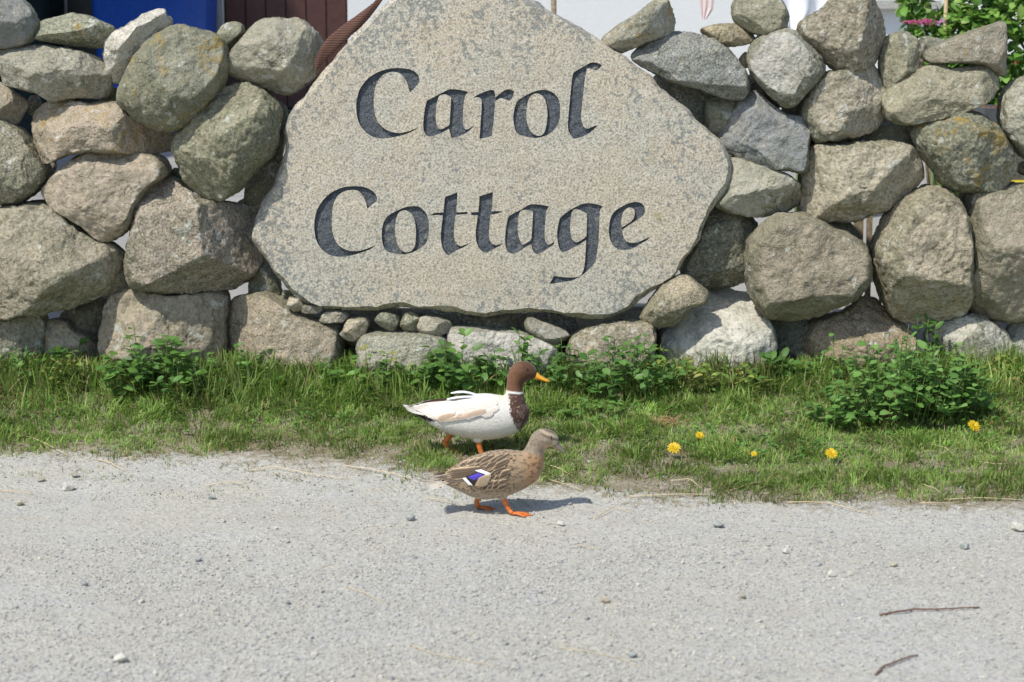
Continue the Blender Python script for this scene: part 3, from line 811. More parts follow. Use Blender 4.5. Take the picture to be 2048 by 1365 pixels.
def slab_material():
    m = NT('granite_slab', 0.85, 0.25)
    co = m.coords(False)
    g = m.noise(125, 2, 0.6); g2 = m.noise(48, 3, 0.6); big = m.noise(3.2, 4, 0.6, 0.4)
    c = m.mix(m.ramp(big, 0.4, 0.62), (0.465, 0.41, 0.32), (0.425, 0.408, 0.34))
    c = m.mix(m.ramp(g, 0.47, 0.36, 0, 0.75), c, (0.60, 0.55, 0.46))
    c = m.mix(m.ramp(g, 0.52, 0.62, 0, 0.72), c, (0.18, 0.17, 0.14))
    c = m.mix(m.ramp(g2, 0.56, 0.68, 0, 0.35), c, (0.36, 0.25, 0.15))
    # grey crust lichen: round blotches gathered in patches, thickest along the top and rim
    tc = m.n('ShaderNodeTexCoord'); sp = m.n('ShaderNodeSeparateXYZ'); m.l(tc.outputs['Object'], sp.inputs[0])
    x, z = sp.outputs[0], sp.outputs[2]
    xx = m.math('DIVIDE', x, 1.05); zz = m.math('DIVIDE', m.math('SUBTRACT', z, 0.58), 0.78)
    rr = m.math('ADD', m.math('MULTIPLY', xx, xx), m.math('MULTIPLY', zz, zz))
    rim = m.ramp(rr, 0.30, 1.0, 0.0, 0.15)
    blot = m.noise(44, 2, 0.5, 0.0)
    mpz = m.n('ShaderNodeMapping'); m.l(m.coords(False), mpz.inputs[0]); mpz.inputs['Scale'].default_value = (1, 1, 0.35)
    zone = m.noise(5.5, 3, 0.6, co=mpz.outputs[0])
    th = m.math('SUBTRACT', m.math('SUBTRACT', 0.685, rim), m.ramp(zone, 0.4, 0.7, -0.03, 0.16))
    msk = m.ramp(blot, th, m.math('ADD', th, 0.05), 0, 0.75)
    c = m.mix(m.math('MULTIPLY', msk, m.ramp(g, 0.35, 0.5, 0.55, 1.0)), c, (0.17, 0.185, 0.18))
    ol = m.noise(8, 3, 0.6)
    c = m.mix(m.ramp(ol, 0.68, 0.76, 0, 0.5), c, (0.30, 0.24, 0.09))
    m.color(c)
    b1 = m.bump(g2, 0.4, 0.006); m.bump(g, 0.6, 0.003, b1)
    return m.m
M_slab = slab_material()
# front face and broken sides
h = relief(CV[:, 0], CV[:, 1])
front3 = slab3(CV[:, 0], CV[:, 1], h)
T = CF[in_out & (letter_of < 0)]
T = orient(front3, T)
used = np.unique(T); remap = np.full(len(CV), -1); remap[used] = np.arange(len(used))
b = MB(); b.add(front3[used], tris=remap[T])
n = len(outl)
hh = relief(inner[:, 0], inner[:, 1])
nz = lambda s, sc, a: a * fbm(np.c_[outl * sc, np.full(n, s)], 3, 90 + int(s * 7))
rings = [slab3(inner[:, 0], inner[:, 1], hh)]
for q, dep, off in ((0, 0.007, 0.45), (1, 0.03, 0.95), (2, 0.06, 1.0), (3, 0.10, 0.85), (4, 0.15, 0.55), (5, 0.20, -0.2), (6, 0.21, -4.0)):
    o2 = inner + (outl - inner) * (1.0 if q else 0.7) + nrm * ((off - 1) * 0.022 + nz(q + 0.3, 10, 0.008))[:, None]
    if q == 6: o2 = cen + (outl - cen) * 0.5
    rings.append(slab3(o2[:, 0], o2[:, 1], -np.full(n, dep) + nz(q + 0.7, 9, 0.008) * (1 if q else 0.3)))
Gd = np.stack(rings)
idx = np.arange(Gd.shape[0] * n).reshape(-1, n)
j2 = np.roll(idx, -1, 1)
b.add(Gd.reshape(-1, 3), quads=np.stack([idx[:-1], idx[1:], j2[1:], j2[:-1]], -1).reshape(-1, 4))
capc = Gd[-1].mean(0)
b.add(np.vstack([Gd[-1], capc]), tris=[(i, n, (i + 1) % n) for i in range(n)])
b.build('slab', M_slab, slab, offset=base_s)
# carved letters
def letter_material():
    m = NT('blackened_carving', 0.7, 0.35)
    g = m.noise(150, 2, 0.6); g2 = m.noise(40, 3, 0.65); zone = m.noise(5, 2, 0.5)
    c = m.mix(m.ramp(g, 0.4, 0.65), (0.095, 0.108, 0.122), (0.035, 0.043, 0.052))
    wear = m.math('MULTIPLY', m.ramp(g2, 0.50, 0.66), m.ramp(zone, 0.45, 0.66, 0.06, 0.7))
    c = m.mix(wear, c, (0.30, 0.285, 0.24))
    c = m.mix(m.ramp(g, 0.33, 0.27, 0, 0.5), c, (0.35, 0.34, 0.32))
    m.color(c); b1 = m.bump(g2, 0.7, 0.012); m.bump(g, 0.6, 0.004, b1)
    return m.m
M_letter = letter_material()
DEP = 0.013
for k, (A, B) in enumerate(contours):
    T = CF[letter_of == k]
    used = np.unique(T); remap = np.full(len(CV), -1); remap[used] = np.arange(len(used))
    fl = slab3(CV[used, 0], CV[used, 1], -DEP + 0.0 * used + 0.002 * fbm(np.c_[CV[used] * 45, np.zeros(len(used))], 2, 55))
    b = MB(); b.add(fl, tris=orient(fl, remap[T]))
    for lp in (A, B):
        if lp is None: continue
        n = len(lp)
        top = slab3(lp[:, 0], lp[:, 1], relief(lp[:, 0], lp[:, 1]))
        bot = slab3(lp[:, 0], lp[:, 1], np.full(n, -DEP - 0.004))
        idx = np.arange(2 * n).reshape(2, n); jj = np.roll(idx, -1, 1)
        b.add(np.vstack([top, bot]), quads=np.stack([idx[0], jj[0], jj[1], idx[1]], -1))
    c0 = slab3(A.mean(0)[:1], A.mean(0)[1:], np.array([-DEP]))[0]
    b.build('carved_letter', M_letter, slab, loc=c0 - base_s, offset=c0, smooth=False)

# ------------------------------------------------------------------ behind the wall: the house and garden
M_white = plain('white_render', (0.70, 0.71, 0.71), 0.9, 0.15, 60, 0.03, 0.35, 0.004)
M_slate = plain('roof_slate', (0.10, 0.11, 0.12), 0.7, 0.3, 30, 0.3, 0.3)
M_brown = plain('brown_paint', (0.075, 0.032, 0.026), 0.45, 0.4, 25, 0.2, 0.1)
M_conc = plain('concrete_sill', (0.40, 0.39, 0.36), 0.9, 0.2, 60, 0.2, 0.4, 0.003)
M_glass = plain('window_glass', (0.03, 0.04, 0.045), 0.08, 0.6, 5, 0.1, 0.02)
M_black = plain('black_plastic', (0.012, 0.013, 0.014), 0.45, 0.4, 40, 0.2, 0.1)
M_blue = plain('blue_plastic', (0.010, 0.075, 0.42), 0.35, 0.45, 30, 0.12, 0.08)
M_teal = plain('dark_green_plastic', (0.008, 0.024, 0.026), 0.4, 0.4, 30, 0.2, 0.08)
M_grey = plain('grey_plastic', (0.25, 0.26, 0.28), 0.5, 0.4, 40, 0.15, 0.1)
M_wood = plain('weathered_wood', (0.30, 0.24, 0.16), 0.8, 0.25, 60, 0.3, 0.5, 0.003)
M_cane = plain('bamboo_cane', (0.52, 0.40, 0.24), 0.5, 0.35, 60, 0.2, 0.2)
M_yellow = plain('yellow_plastic', (0.62, 0.50, 0.04), 0.45, 0.4, 30, 0.1, 0.05)
M_attr = attrmat('painted_bits', 0.7, 0.3)
M_leaf = leafmat('leaf', 0.45, 0.4, 0.30)

HY = 14.0
def wall_mesh(b, x0, x1, z0, z1, y, th, openings):
    xs = sorted({x0, x1, *[o[0] for o in openings], *[o[1] for o in openings]})
    zs = sorted({z0, z1, *[o[2] for o in openings], *[o[3] for o in openings]})
    for i in range(len(xs) - 1):
        for j in range(len(zs) - 1):
            cx, cz = (xs[i] + xs[i + 1]) / 2, (zs[j] + zs[j + 1]) / 2
            if any(o[0] < cx < o[1] and o[2] < cz < o[3] for o in openings): continue
            b.box((xs[i], y, zs[j]), (xs[i + 1], y + th, zs[j + 1]))
gz14 = float(garden_z(HY))
dx0, dx1 = P(447, 100, HY)[0], P(696, 100, HY)[0]
dz0 = P(500, 224, HY)[2]
wx0, wx1, wz0 = 1.95, P(1878, 5, HY)[0], P(1800, 2, HY)[2]
house = empty('cottage', (0, HY, gz14), 'white rendered cottage wall behind the garden, with a brown plank door', 'house')
b = MB()
wall_mesh(b, -3.85, 7.5, gz14 - 0.05, 3.9, HY, 0.3, [(dx0, dx1, dz0, dz0 + 2.0), (wx0 + 0.05, wx1 - 0.05, wz0, wz0 + 1.1)])
b.build('wall', M_white, house, offset=(0, HY, gz14), smooth=False)
b = MB(); b.box((-4.1, HY - 0.25, 3.9), (7.7, HY + 0.2, 4.0)); b.add([(-4.1, HY - 0.25, 4.0), (7.7, HY - 0.25, 4.0), (7.7, HY + 3, 6.0), (-4.1, HY + 3, 6.0)], quads=[(0, 1, 2, 3)])
b.build('roof', M_slate, house, offset=(0, HY, gz14), smooth=False)
door = empty('door', (0, 0, 0)); door.parent = house
npl = 6
for k in range(npl):
    a = dx0 + 0.012 + (dx1 - dx0 - 0.024) * k / npl; c = dx0 + 0.012 + (dx1 - dx0 - 0.024) * (k + 1) / npl
    b = MB(); b.box((a + 0.004, HY + 0.05, dz0 + 0.03), (c - 0.004, HY + 0.09, dz0 + 1.98)); b.build('plank', M_brown, door, offset=(0, HY, gz14), smooth=False)
b = MB(); b.box((dx0, HY + 0.092, dz0), (dx1, HY + 0.12, dz0 + 2.0)); b.build('door_backing', M_black, door, offset=(0, HY, gz14), smooth=False)
b = MB(); b.box((dx0 - 0.02, HY - 0.03, dz0 - 0.035), (dx1 + 0.02, HY + 0.1, dz0)); b.build('threshold', M_black, door, offset=(0, HY, gz14), smooth=False)
win = empty('window', (0, 0, 0)); win.parent = house
b = MB(); b.box((wx0, HY - 0.09, wz0 - 0.055), (wx1, HY + 0.1, wz0)); b.build('sill', M_conc, win, offset=(0, HY, gz14), smooth=False)
b = MB(); b.box((wx0 + 0.05, HY + 0.12, wz0 + 0.05), (wx1 - 0.05, HY + 0.14, wz0 + 1.1)); b.build('pane', M_glass, win, offset=(0, HY, gz14), smooth=False)
b = MB(); b.box((wx0 + 0.05, HY + 0.08, wz0), (wx1 - 0.05, HY + 0.15, wz0 + 0.05)); b.build('frame', M_white, win, offset=(0, HY, gz14), smooth=False)
# unseen house, added out of view to throw shade on the door
nb = empty('added_shade_house', (-6.2, 12.4, float(garden_z(12.4))), 'unseen white two-storey house added left of the cottage to shade its door', 'house')
b = MB(); b.box((-8.5, 10.9, 0.3), (-3.9, 14.0, 5.6)); b.build('wall', M_white, nb, offset=nb.location, smooth=False)
b = MB()
b.add([(-8.7, 10.7, 5.6), (-3.7, 10.7, 5.6), (-3.7, 14.2, 5.6), (-8.7, 14.2, 5.6), (-8.7, 12.4, 7.0), (-3.7, 12.4, 7.0)], tris=[(0, 4, 3), (1, 2, 5)], quads=[(0, 1, 5, 4), (2, 3, 4, 5), (0, 3, 2, 1)])
b.build('roof', M_slate, nb, offset=nb.location, smooth=False)
# drainpipe beside the door
px_, _, _ = P(434, 60, HY - 0.1)
b = MB(); zb = float(garden_z(13.9)); b.tube([(px_, 13.93, zb), (px_, 13.93, 3.95)], 0.035, 12)
o = b.build('drainpipe', M_grey, loc=(px_, 13.93, zb), offset=(px_, 13.93, zb)); tag(o, 'grey drainpipe on the white wall between the blue bin and brown door', 'drainpipe')
b = MB(); xx = P(420, 60, 13.97)[0]; b.box((xx - 0.03, 13.9, zb), (xx + 0.02, 13.995, 3.0))
o = b.build('dark_board', M_black, loc=(xx, 13.9, zb), offset=(xx, 13.9, zb), smooth=False); tag(o, 'narrow black board standing upright between blue bin and drainpipe', 'board')

def bin_(x0, x1, Y, ztop, mat, label, name='wheelie_bin'):
    z0 = float(garden_z(Y)); w = x1 - x0; d = 0.6; cx = (x0 + x1) / 2
    root = empty(name, (cx, Y + d / 2, z0), label, 'bin')
    off = np.array(root.location)
    lev = [(z0 + 0.04, 0.84, 0.8), (z0 + 0.10, 0.86, 0.82), (ztop - 0.12, 0.985, 0.97), (ztop - 0.115, 1.03, 1.03), (ztop - 0.05, 1.03, 1.03), (ztop - 0.045, 0.99, 0.97)]
    rings = []
    for z, a, c in lev:
        hw, hd, r = w / 2 * a, d / 2 * c, 0.05
        pts = []
        for sx, sy, a0 in ((1, 1, 0), (-1, 1, 90), (-1, -1, 180), (1, -1, 270)):
            for t in np.radians(np.linspace(a0, a0 + 90, 6)):
                pts.append((cx + sx * (hw - r) + r * math.cos(t), Y + d / 2 + sy * (hd - r) + r * math.sin(t), z))
        rings.append(pts)
    b = MB(); b.grid(rings, closed=True)
    b.add(rings[0] + [(cx, Y + d / 2, z0 + 0.04)], tris=[(i, 24, (i + 1) % 24) for i in range(24)])
    b.build('body', mat, root, offset=off)
    b = MB()
    rg = [[(cx + (x - cx) * f, Y + d / 2 + (y - Y - d / 2) * f, ztop - 0.048 + hh) for x, y, z in rings[4]] for f, hh in ((1.0, 0), (1.02, 0.03), (0.93, 0.055), (0.4, 0.07))]
    b.grid(rg, closed=True); b.add(rg[-1] + [(cx, Y + d / 2, ztop + 0.022)], tris=[(i, (i + 1) % 24, 24) for i in range(24)])
    b.build('lid', mat, root, offset=off)
    for sx in (-1, 1):
        b = MB(); xw = cx + sx * (w / 2 * 0.84 - 0.01); b.tube([(xw - 0.03, Y + d - 0.08, z0 + 0.09), (xw + 0.03, Y + d - 0.08, z0 + 0.09)], 0.095, 18)
        b.build('wheel', M_black, root, offset=off)
    b = MB(); b.box((cx - w * 0.35, Y + 0.09, z0), (cx + w * 0.35, Y + 0.2, z0 + 0.06)); b.build('foot', mat, root, offset=off, smooth=False)
    return root
bin_(P(178, 60, 13.0)[0], P(414, 60, 13.0)[0], 13.0, 2.02, M_blue, 'bright blue wheelie bin standing before the white cottage wall')
bin_(P(-90, 60, 13.2)[0], P(96, 60, 13.2)[0], 13.2, 2.0, M_teal, 'dark green wheelie bin beside the blue bin')
b = MB(); xa, xb = P(136, 60, 13.7)[0], P(196, 60, 13.7)[0]; zb = float(garden_z(13.7)); b.box((xa, 13.7, zb), (xb, 13.98, 2.3))  # plain black block filling the dark strip beside the blue bin
o = b.build('black_block', M_black, loc=(xa, 13.7, zb), offset=(xa, 13.7, zb), smooth=False); tag(o, 'tall black cabinet on the wall behind the blue bin', 'block')

# washing line prop, laundry
pp = P(1105, 10, 10.6); zb = float(garden_z(10.6))
b = MB(); b.tube([(pp[0], 10.6, zb), (pp[0] + 0.01, 10.6, 1.4), (pp[0], 10.6, 2.6)], 0.015, 10)
o = b.build('line_prop', M_wood, loc=(pp[0], 10.6, zb), offset=(pp[0], 10.6, zb)); tag(o, 'thin wooden washing line prop rising behind the top of the carved slab', 'pole')
def cloth(name, outline_px, Y, col, label, seed, amp=0.03):
    pts = np.array([P(x, y, Y) for x, y in outline_px])
    us = np.linspace(0, 1, 26); nL = len(pts) // 2
    L, R = pts[:nL], pts[nL:][::-1]
    tt = np.linspace(0, 1, nL)
    vs = np.linspace(0, 1, 40)
    Lp = np.stack([np.interp(vs, tt, L[:, i]) for i in range(3)], 1); Rp = np.stack([np.interp(vs, tt, R[:, i]) for i in range(3)], 1)
    Gd = Lp[:, None] * (1 - us)[None, :, None] + Rp[:, None] * us[None, :, None]
    Gd[..., 1] += amp * np.sin(us * 17 + seed)[None, :] * (0.4 + vs)[:, None] + amp * 0.5 * vnoise(np.stack([np.tile(us * 5, 40), np.repeat(vs * 4, 26), np.zeros(26 * 40)], 1), seed).reshape(40, 26)
    c = Gd.reshape(-1, 3).mean(0)
    b = MB(); b.grid(Gd); G2 = Gd.copy(); G2[..., 1] += 0.004; b.grid(G2[:, ::-1])
    o = b.build(name, plain(name + '_fabric', col, 0.95, 0.1, 200, 0.05, 0.4, 0.002), loc=c, offset=c)
    tag(o, label, 'laundry')
cloth('pink_towel', [(1375, -330), (1392, -60), (1398, 5), (1404, 38), (1412, 40), (1426, 20), (1436, -60), (1446, -330)], 10.7, (0.78, 0.63, 0.60), 'corner of a dusty pink knitted towel hanging before the white wall', 3, 0.002)
cloth('white_sheet', [(1545, -330), (1552, -60), (1560, 20), (1572, 78), (1610, 84), (1700, 30), (1712, -60), (1716, -330)], 10.9, (0.82, 0.83, 0.86), 'white cotton sheet hanging behind the pale round stone', 5, 0.03)
ln0, ln1 = P(1340, -330, 10.8), P(1750, -330, 10.8)
b = MB(); b.tube([(-3.8, 10.8, ln0[2] + 0.03), (ln0[0], 10.8, ln0[2]), (ln1[0], 10.8, ln1[2]), (7.0, 10.8, ln1[2] + 0.05)], 0.003, 6)
o = b.build('washing_line', M_grey, loc=ln0, offset=ln0); tag(o, 'thin grey washing line with the towel and sheet', 'washing line')

# leaves -------------------------------------------------------------
LEAF_OV = np.array([(0, 0), (.12, .18), (.30, .34), (.30, .55), (.24, .8), (0, 1), (-.24, .8), (-.30, .55), (-.30, .34), (-.12, .18)])
def leaf_pts(shape, base, dirv, up, L, W, curl=0.15, fold=0.2):
    d = dirv / (np.linalg.norm(dirv) + 1e-9)
    s = np.cross(d, up); s /= np.linalg.norm(s) + 1e-9
    n = np.cross(s, d)
    u, v = shape[:, 0], shape[:, 1]
    return base + np.outer(v * L, d) + np.outer(u * W, s) + np.outer(L * (fold * np.abs(u) * 1.2 - curl * v * v), n)
def add_leaf(b, base, dirv, up, L, W, col, curl=0.15, fold=0.25, shape=LEAF_OV):
    p = leaf_pts(shape, base, dirv, up, L, W, curl, fold)
    mid = leaf_pts(np.array([(0, .35), (0, .7)]), base, dirv, up, L, W, curl, fold)
    V = np.vstack([p, mid]); n = len(p); h = n // 2
    T = []
    for i in range(n):
        j = (i + 1) % n
        mv = shape[i][1] + shape[j][1]
        k = n if mv < 1.05 else n + 1
        T.append((i, j, k))
    T += [(2, 3, n + 1), (n, 2, n + 1)] if False else []
    # bridge between the two midrib points
    T += [(n, 3, n + 1), (n, n + 1, n - 3)]
    cc = np.broadcast_to(np.asarray(col, float), (len(V), 3)).copy()
    cc[n:] *= 1.15
    b.add(V, tris=T, col=cc)
def rand_dir(r, up=0.3):
    a = r.uniform(0, 2 * math.pi); return np.array([math.cos(a), math.sin(a), up])

def shrub(center, rad, n, cols, L, seed, root_loc, name, label, flowers=None):
    r = np.random.default_rng(seed)
    root = empty(name, root_loc, label, 'shrub')
    off = np.array(root_loc)
    b = MB()
    for _ in range(n):
        v = r.normal(0, 1, 3); v /= np.linalg.norm(v); v *= r.uniform(0.35, 1.0) ** 0.5
        v *= 1 + 0.3 * float(vnoise(np.array([v * 2.5]), seed)[0])
        p = center + v * rad
        d = v * np.array([1, 1, .2]) + r.normal(0, .5, 3) + np.array([0, 0, -.1])
        col = np.array(cols[r.integers(len(cols))]) * r.uniform(.75, 1.25)
        for q in range(3):
            dd = d + r.normal(0, .6, 3)
            add_leaf(b, p, dd, np.array([r.normal(0, .4), r.normal(-.3, .4), 1]), L * r.uniform(.6, 1.2), L * r.uniform(.7, 1.1), col)
    o = b.build('leaves', M_leaf, root, offset=off); tag(o, kind='stuff')
    b = MB()
    for _ in range(9):
        e = center + r.normal(0, .5, 3) * rad
        m = (off + e) / 2 + r.normal(0, .04, 3)
        b.tube([off + np.array([0, 0, .02]), m, e], [0.010, 0.007, 0.003], 6)
    b.build('stem', M_wood, root, offset=off)
    if flowers:
        b = MB()
        for _ in range(flowers[0]):
            v = r.normal(0, 1, 3); v[1] = -abs(v[1]); v /= np.linalg.norm(v)
            p = center + v * rad * 1.02
            for q in range(4):
                add_leaf(b, p, rand_dir(r, -0.8), np.array([0, 0, 1.0]), 0.03, 0.025, np.array(flowers[1]) * r.uniform(.7, 1.3))
        o = b.build('blossoms', M_leaf, root, offset=off); tag(o, kind='stuff')
    return root
GL = [(0.13, 0.27, 0.045), (0.18, 0.33, 0.06), (0.09, 0.20, 0.04), (0.22, 0.34, 0.08)]
c_ = P(2010, 70, 10.7)
shrub(np.array([c_[0] + 0.10, 10.75, 1.45]), np.array([0.48, 0.32, 0.64]), 2000, GL, 0.075, 21, (c_[0] + 0.1, 10.75, float(garden_z(10.75))), 'flowering_shrub', 'leafy green shrub with red blossoms behind the wall top', (10, (0.40, 0.04, 0.04)))
c_ = P(1868, 20, 10.9)
shrub(np.array([c_[0], 10.95, 1.72]), np.array([0.17, 0.12, 0.30]), 260, GL, 0.075, 22, (c_[0] + 0.05, 10.95, float(garden_z(10.95))), 'young_shrub', 'small pale green shrub climbing the bamboo cane', (5, (0.4, 0.05, 0.06)))
pc = P(1893, 10, 10.8); zb = float(garden_z(10.8))
b = MB(); b.tube([(pc[0], 10.78, zb), (pc[0] - .005, 10.78, 1.5), (pc[0] - .01, 10.78, 2.3)], 0.011, 10)
o = b.build('bamboo_cane', M_cane, loc=(pc[0], 10.78, zb), offset=(pc[0], 10.78, zb)); tag(o, 'pale bamboo cane standing in the green shrub', 'garden cane')

def sedum(px, py, Y, nl, L, label, pink=False, seed=1):
    r = np.random.default_rng(seed)
    top = P(px, py, Y); zb = float(garden_z(Y)); base = np.array([top[0], Y, zb])
    root = empty('succulent_plant', base, label, 'plant')
    b = MB(); b.tube([base, (base + top) / 2 + [.02, 0, 0], top], 0.008, 8, col=(0.2, 0.32, 0.12)); b.build('stem', M_attr, root, offset=base)
    b = MB()
    for k in range(nl):
        t = r.uniform(0.6, 1.0) if k > 5 else 1.0
        p = base + (top - base) * t - np.array([0, 0, 0.02])
        add_leaf(b, p, rand_dir(r, r.uniform(.2, 1.0)), np.array([0, 0, 1.0]), L * r.uniform(.8, 1.2), L * r.uniform(.8, 1.1), np.array((0.24, 0.40, 0.13)) * r.uniform(.8, 1.2), 0.1, 0.3)
    o = b.build('leaves', M_leaf, root, offset=base); tag(o, kind='stuff')
    if pink:
        f = P(*pink, Y)
        b = MB(); b.tube([top - [0, 0, .02], f - [0, 0, .02]], 0.004, 6, col=(0.25, 0.3, 0.12)); b.build('flower_stalk', M_attr, root, offset=base)
        b = MB()
        for _ in range(160):
            q = f + r.normal(0, 1, 3) * [.042, .035, .006]
            add_leaf(b, q, rand_dir(r, .7), np.array([0, 0, 1.0]), 0.016, 0.014, np.array((0.62, 0.06, 0.30)) * r.uniform(.7, 1.3))
        o = b.build('flower_head', M_leaf, root, offset=base); tag(o, kind='stuff')
sedum(1866, 92, 9.75, 14, 0.085, 'fleshy pale green plant holding a flat pink flower head', (1842, 46), 31)
sedum(1593, 88, 9.75, 12, 0.085, 'fleshy pale green plant peeping between the white sheet and brown stone', None, 32)
sedum(1775, 92, 9.75, 9, 0.075, 'fleshy pale green plant peeping beside the big brown wall stone', None, 33)
sedum(1455, 170, 9.9, 9, 0.07, 'fleshy pale green plant low behind the slate stone', None, 34)

# planter, stakes and bits that show through the gaps
def planter(x0, x1, y0, y1, z1, label):
    z0 = float(garden_z(y0)) - 0.02; c = np.array([(x0 + x1) / 2, (y0 + y1) / 2, z0])
    root = empty('planter', c, label, 'planter')
    b = MB(); t = 0.03
    b.box((x0, y0, z0), (x1, y0 + t, z1)); b.box((x0, y1 - t, z0), (x1, y1, z1)); b.box((x0, y0 + t, z0), (x0 + t, y1 - t, z1 - .001)); b.box((x1 - t, y0 + t, z0), (x1, y1 - t, z1 - .001))
    b.build('trough', M_slate, root, offset=c, smooth=False)
    b = MB(); X, Y = np.meshgrid(np.linspace(x0 + t, x1 - t, 40), np.linspace(y0 + t, y1 - t, 14)); Z = z1 - 0.015 + 0.02 * n2(X.ravel(), Y.ravel(), 25, 9).reshape(X.shape)
    b.grid(np.stack([X, Y, Z], -1)); b.build('soil', plain('bark_soil', (0.17, 0.085, 0.055), 0.95, 0.1, 70, 0.6, 0.8, 0.01), root, offset=c)
pa, pb = P(1955, 216, 9.9), P(2140, 216, 9.9)
planter(pa[0], pb[0], 9.75, 10.15, P(1990, 216, 9.8)[2], 'dark slate trough of brown bark soil behind the wall')
for k, (px, w) in enumerate(((1716, .022), (1738, .012))):
    q = P(px, 470, 9.6); zb = float(garden_z(9.6))
    b = MB(); b.box((q[0] - w, 9.58, zb), (q[0] + w, 9.61, 1.05)); o = b.build('wooden_stake', M_wood, loc=(q[0], 9.6, zb), offset=(q[0], 9.6, zb), smooth=False)
    tag(o, ('broad wooden stake' if k == 0 else 'thin wooden stake') + ' showing through the gap left of the tall oval stone', 'stake')
ya = P(2012, 372, 9.6); zb = float(garden_z(9.6))
b = MB(); X0 = ya[0]
b.box((X0, 9.55, zb), (X0 + 0.55, 9.85, zb + 0.03))
for (x, y) in ((X0, 9.55), (X0 + .52, 9.55), (X0, 9.82), (X0 + .52, 9.82)): b.box((x, y, zb + .03), (x + .03, y + .03, ya[2] + 0.02))
for zz in (0.15, 0.30): b.box((X0 + .03, 9.552, zb + zz), (X0 + .52, 9.572, zb + zz + .10))
b.box((X0 - .005, 9.545, ya[2] - 0.03), (X0 + .555, 9.855, ya[2] + 0.015))
o = b.build('yellow_crate', M_yellow, loc=(X0, 9.6, zb), offset=(X0, 9.6, zb), smooth=False); tag(o, 'yellow plastic crate glimpsed through the gap under the oval stone', 'crate')

# brown net draped between the stone and the slab
def netmat():
    m = NT('brown_net', 0.9, 0.2)
    tc = m.n('ShaderNodeTexCoord'); w = m.n('ShaderNodeTexWave', wave_type='BANDS', bands_direction='Z'); m.l(tc.outputs['Object'], w.inputs[0]); w.inputs['Scale'].default_value = 30; w.inputs['Distortion'].default_value = 2.5; w.inputs['Detail'].default_value = 2
    c = m.mix(m.ramp(w.outputs[1], 0.3, 0.8), (0.075, 0.04, 0.03), (0.15, 0.08, 0.06)); m.color(c); m.bump(w.outputs[1], 0.25, 0.003)
    return m.m
ctr = [(632,140,5),(638,122,14),(650,103,22),(668,85,25),(690,67,24),(712,48,21),(733,28,16),(750,10,11),(765,-8,8),(790,-40,9),(820,-70,12)]
ctr = np.array(ctr, float); ctr = np.stack([np.interp(np.linspace(0, 10, 111), np.arange(11), ctr[:, k]) for k in range(3)], 1)
ctr[:, 2] *= np.where(np.arange(111) % 3 == 0, 1.02, 0.98)
b = MB(); rings = []
for i, (x, y, hw) in enumerate(ctr):
    c = P(x, y, 8.90 + 0.0004 * i); r_ = hw * 0.56 * 8.95 / F
    j = min(i + 6, len(ctr) - 1); k = max(i - 6, 0)
    d = np.array([ctr[j][0] - ctr[k][0], ctr[k][1] - ctr[j][1]], float); d /= np.linalg.norm(d)
    s = np.array([d[1], 0, -d[0]])
    a = np.linspace(0, 2 * math.pi, 18, endpoint=False)
    wob = 1 + 0.15 * np.sin(a * 3 + i * .1) 
    rings.append(c + np.outer(np.cos(a) * r_ * wob, s) + np.outer(np.sin(a) * r_ * 0.55 * wob, [0, 1, 0]))
b.grid(np.array(rings), closed=True)
c0 = P(640, 130, 8.9)
o = b.build('brown_net', netmat(), loc=c0, offset=c0); tag(o, 'twisted brown knitted net wedged between round stone and carved slab', 'net')

# ------------------------------------------------------------------ gravel
PEB = [(0.36, 0.345, 0.31), (0.41, 0.395, 0.35), (0.46, 0.44, 0.385), (0.31, 0.315, 0.32), (0.42, 0.39, 0.33), (0.48, 0.46, 0.41), (0.27, 0.275, 0.28), (0.39, 0.37, 0.33)]
M_peb = attrmat('pebble', 0.9, 0.2, 220, 0.25, 0.4, 0.002)
def visible_xy(n, r, y0, y1, margin=0.25):
    y = r.uniform(y0, y1, n); hw = 1024 / F * (y * 1.03) + margin
    return r.uniform(-1, 1, n) * hw, y
def pebbles(name, X, Y, size, r, level=1, sink=0.25, flat=(0.45, 0.8)):
    V0, F0 = ICO[level]
    n = len(X); m = len(V0)
    F0 = F0[V0[F0].mean(1)[:, 2] > -0.45]
    sc = np.stack([size * r.uniform(.8, 1.35, n), size * r.uniform(.8, 1.2, n), size * r.uniform(*flat, n)], 1)
    jit = 1 + r.normal(0, 0.13, (n, m, 1))
    P0 = V0[None] * jit * sc[:, None, :]
    a = r.uniform(0, 2 * math.pi, n); ca, sa = np.cos(a)[:, None], np.sin(a)[:, None]
    x = P0[..., 0] * ca - P0[..., 1] * sa; y = P0[..., 0] * sa + P0[..., 1] * ca
    tl = r.normal(0, .22, n)[:, None]; z = P0[..., 2] + x * tl
    Z = ground_z(X, Y) + sc[:, 2] * (1 - 2 * sink) * 0.9
    V = np.stack([x + X[:, None], y + Y[:, None], z + Z[:, None]], -1).reshape(-1, 3)
    Fc = (F0[None] + (np.arange(n) * m)[:, None, None]).reshape(-1, 3)
    C = (np.array(PEB)[r.integers(len(PEB), size=n)] * .7 + np.array((0.41, 0.395, 0.355)) * .3) * r.uniform(.88, 1.12, (n, 1))
    return V, Fc, np.repeat(C, m, axis=0)
r = np.random.default_rng(5)
N = 100000
X, Y = visible_xy(N, r, 4.55, 7.85)
dens = 0.42 + 0.75 * n2(X * .35, Y * 1.6, 1.0, 41) + 0.35 * n2(X, Y, 4, 42) + 0.45 * np.clip((5.6 - Y) / 0.8, 0, 1) * (X < .3) - 0.9 * np.clip((Y - edge_y(X) + .02) / 0.35, 0, 1)
keep = r.random(N) < np.clip(dens, 0.08, 1)
X, Y = X[keep], Y[keep]
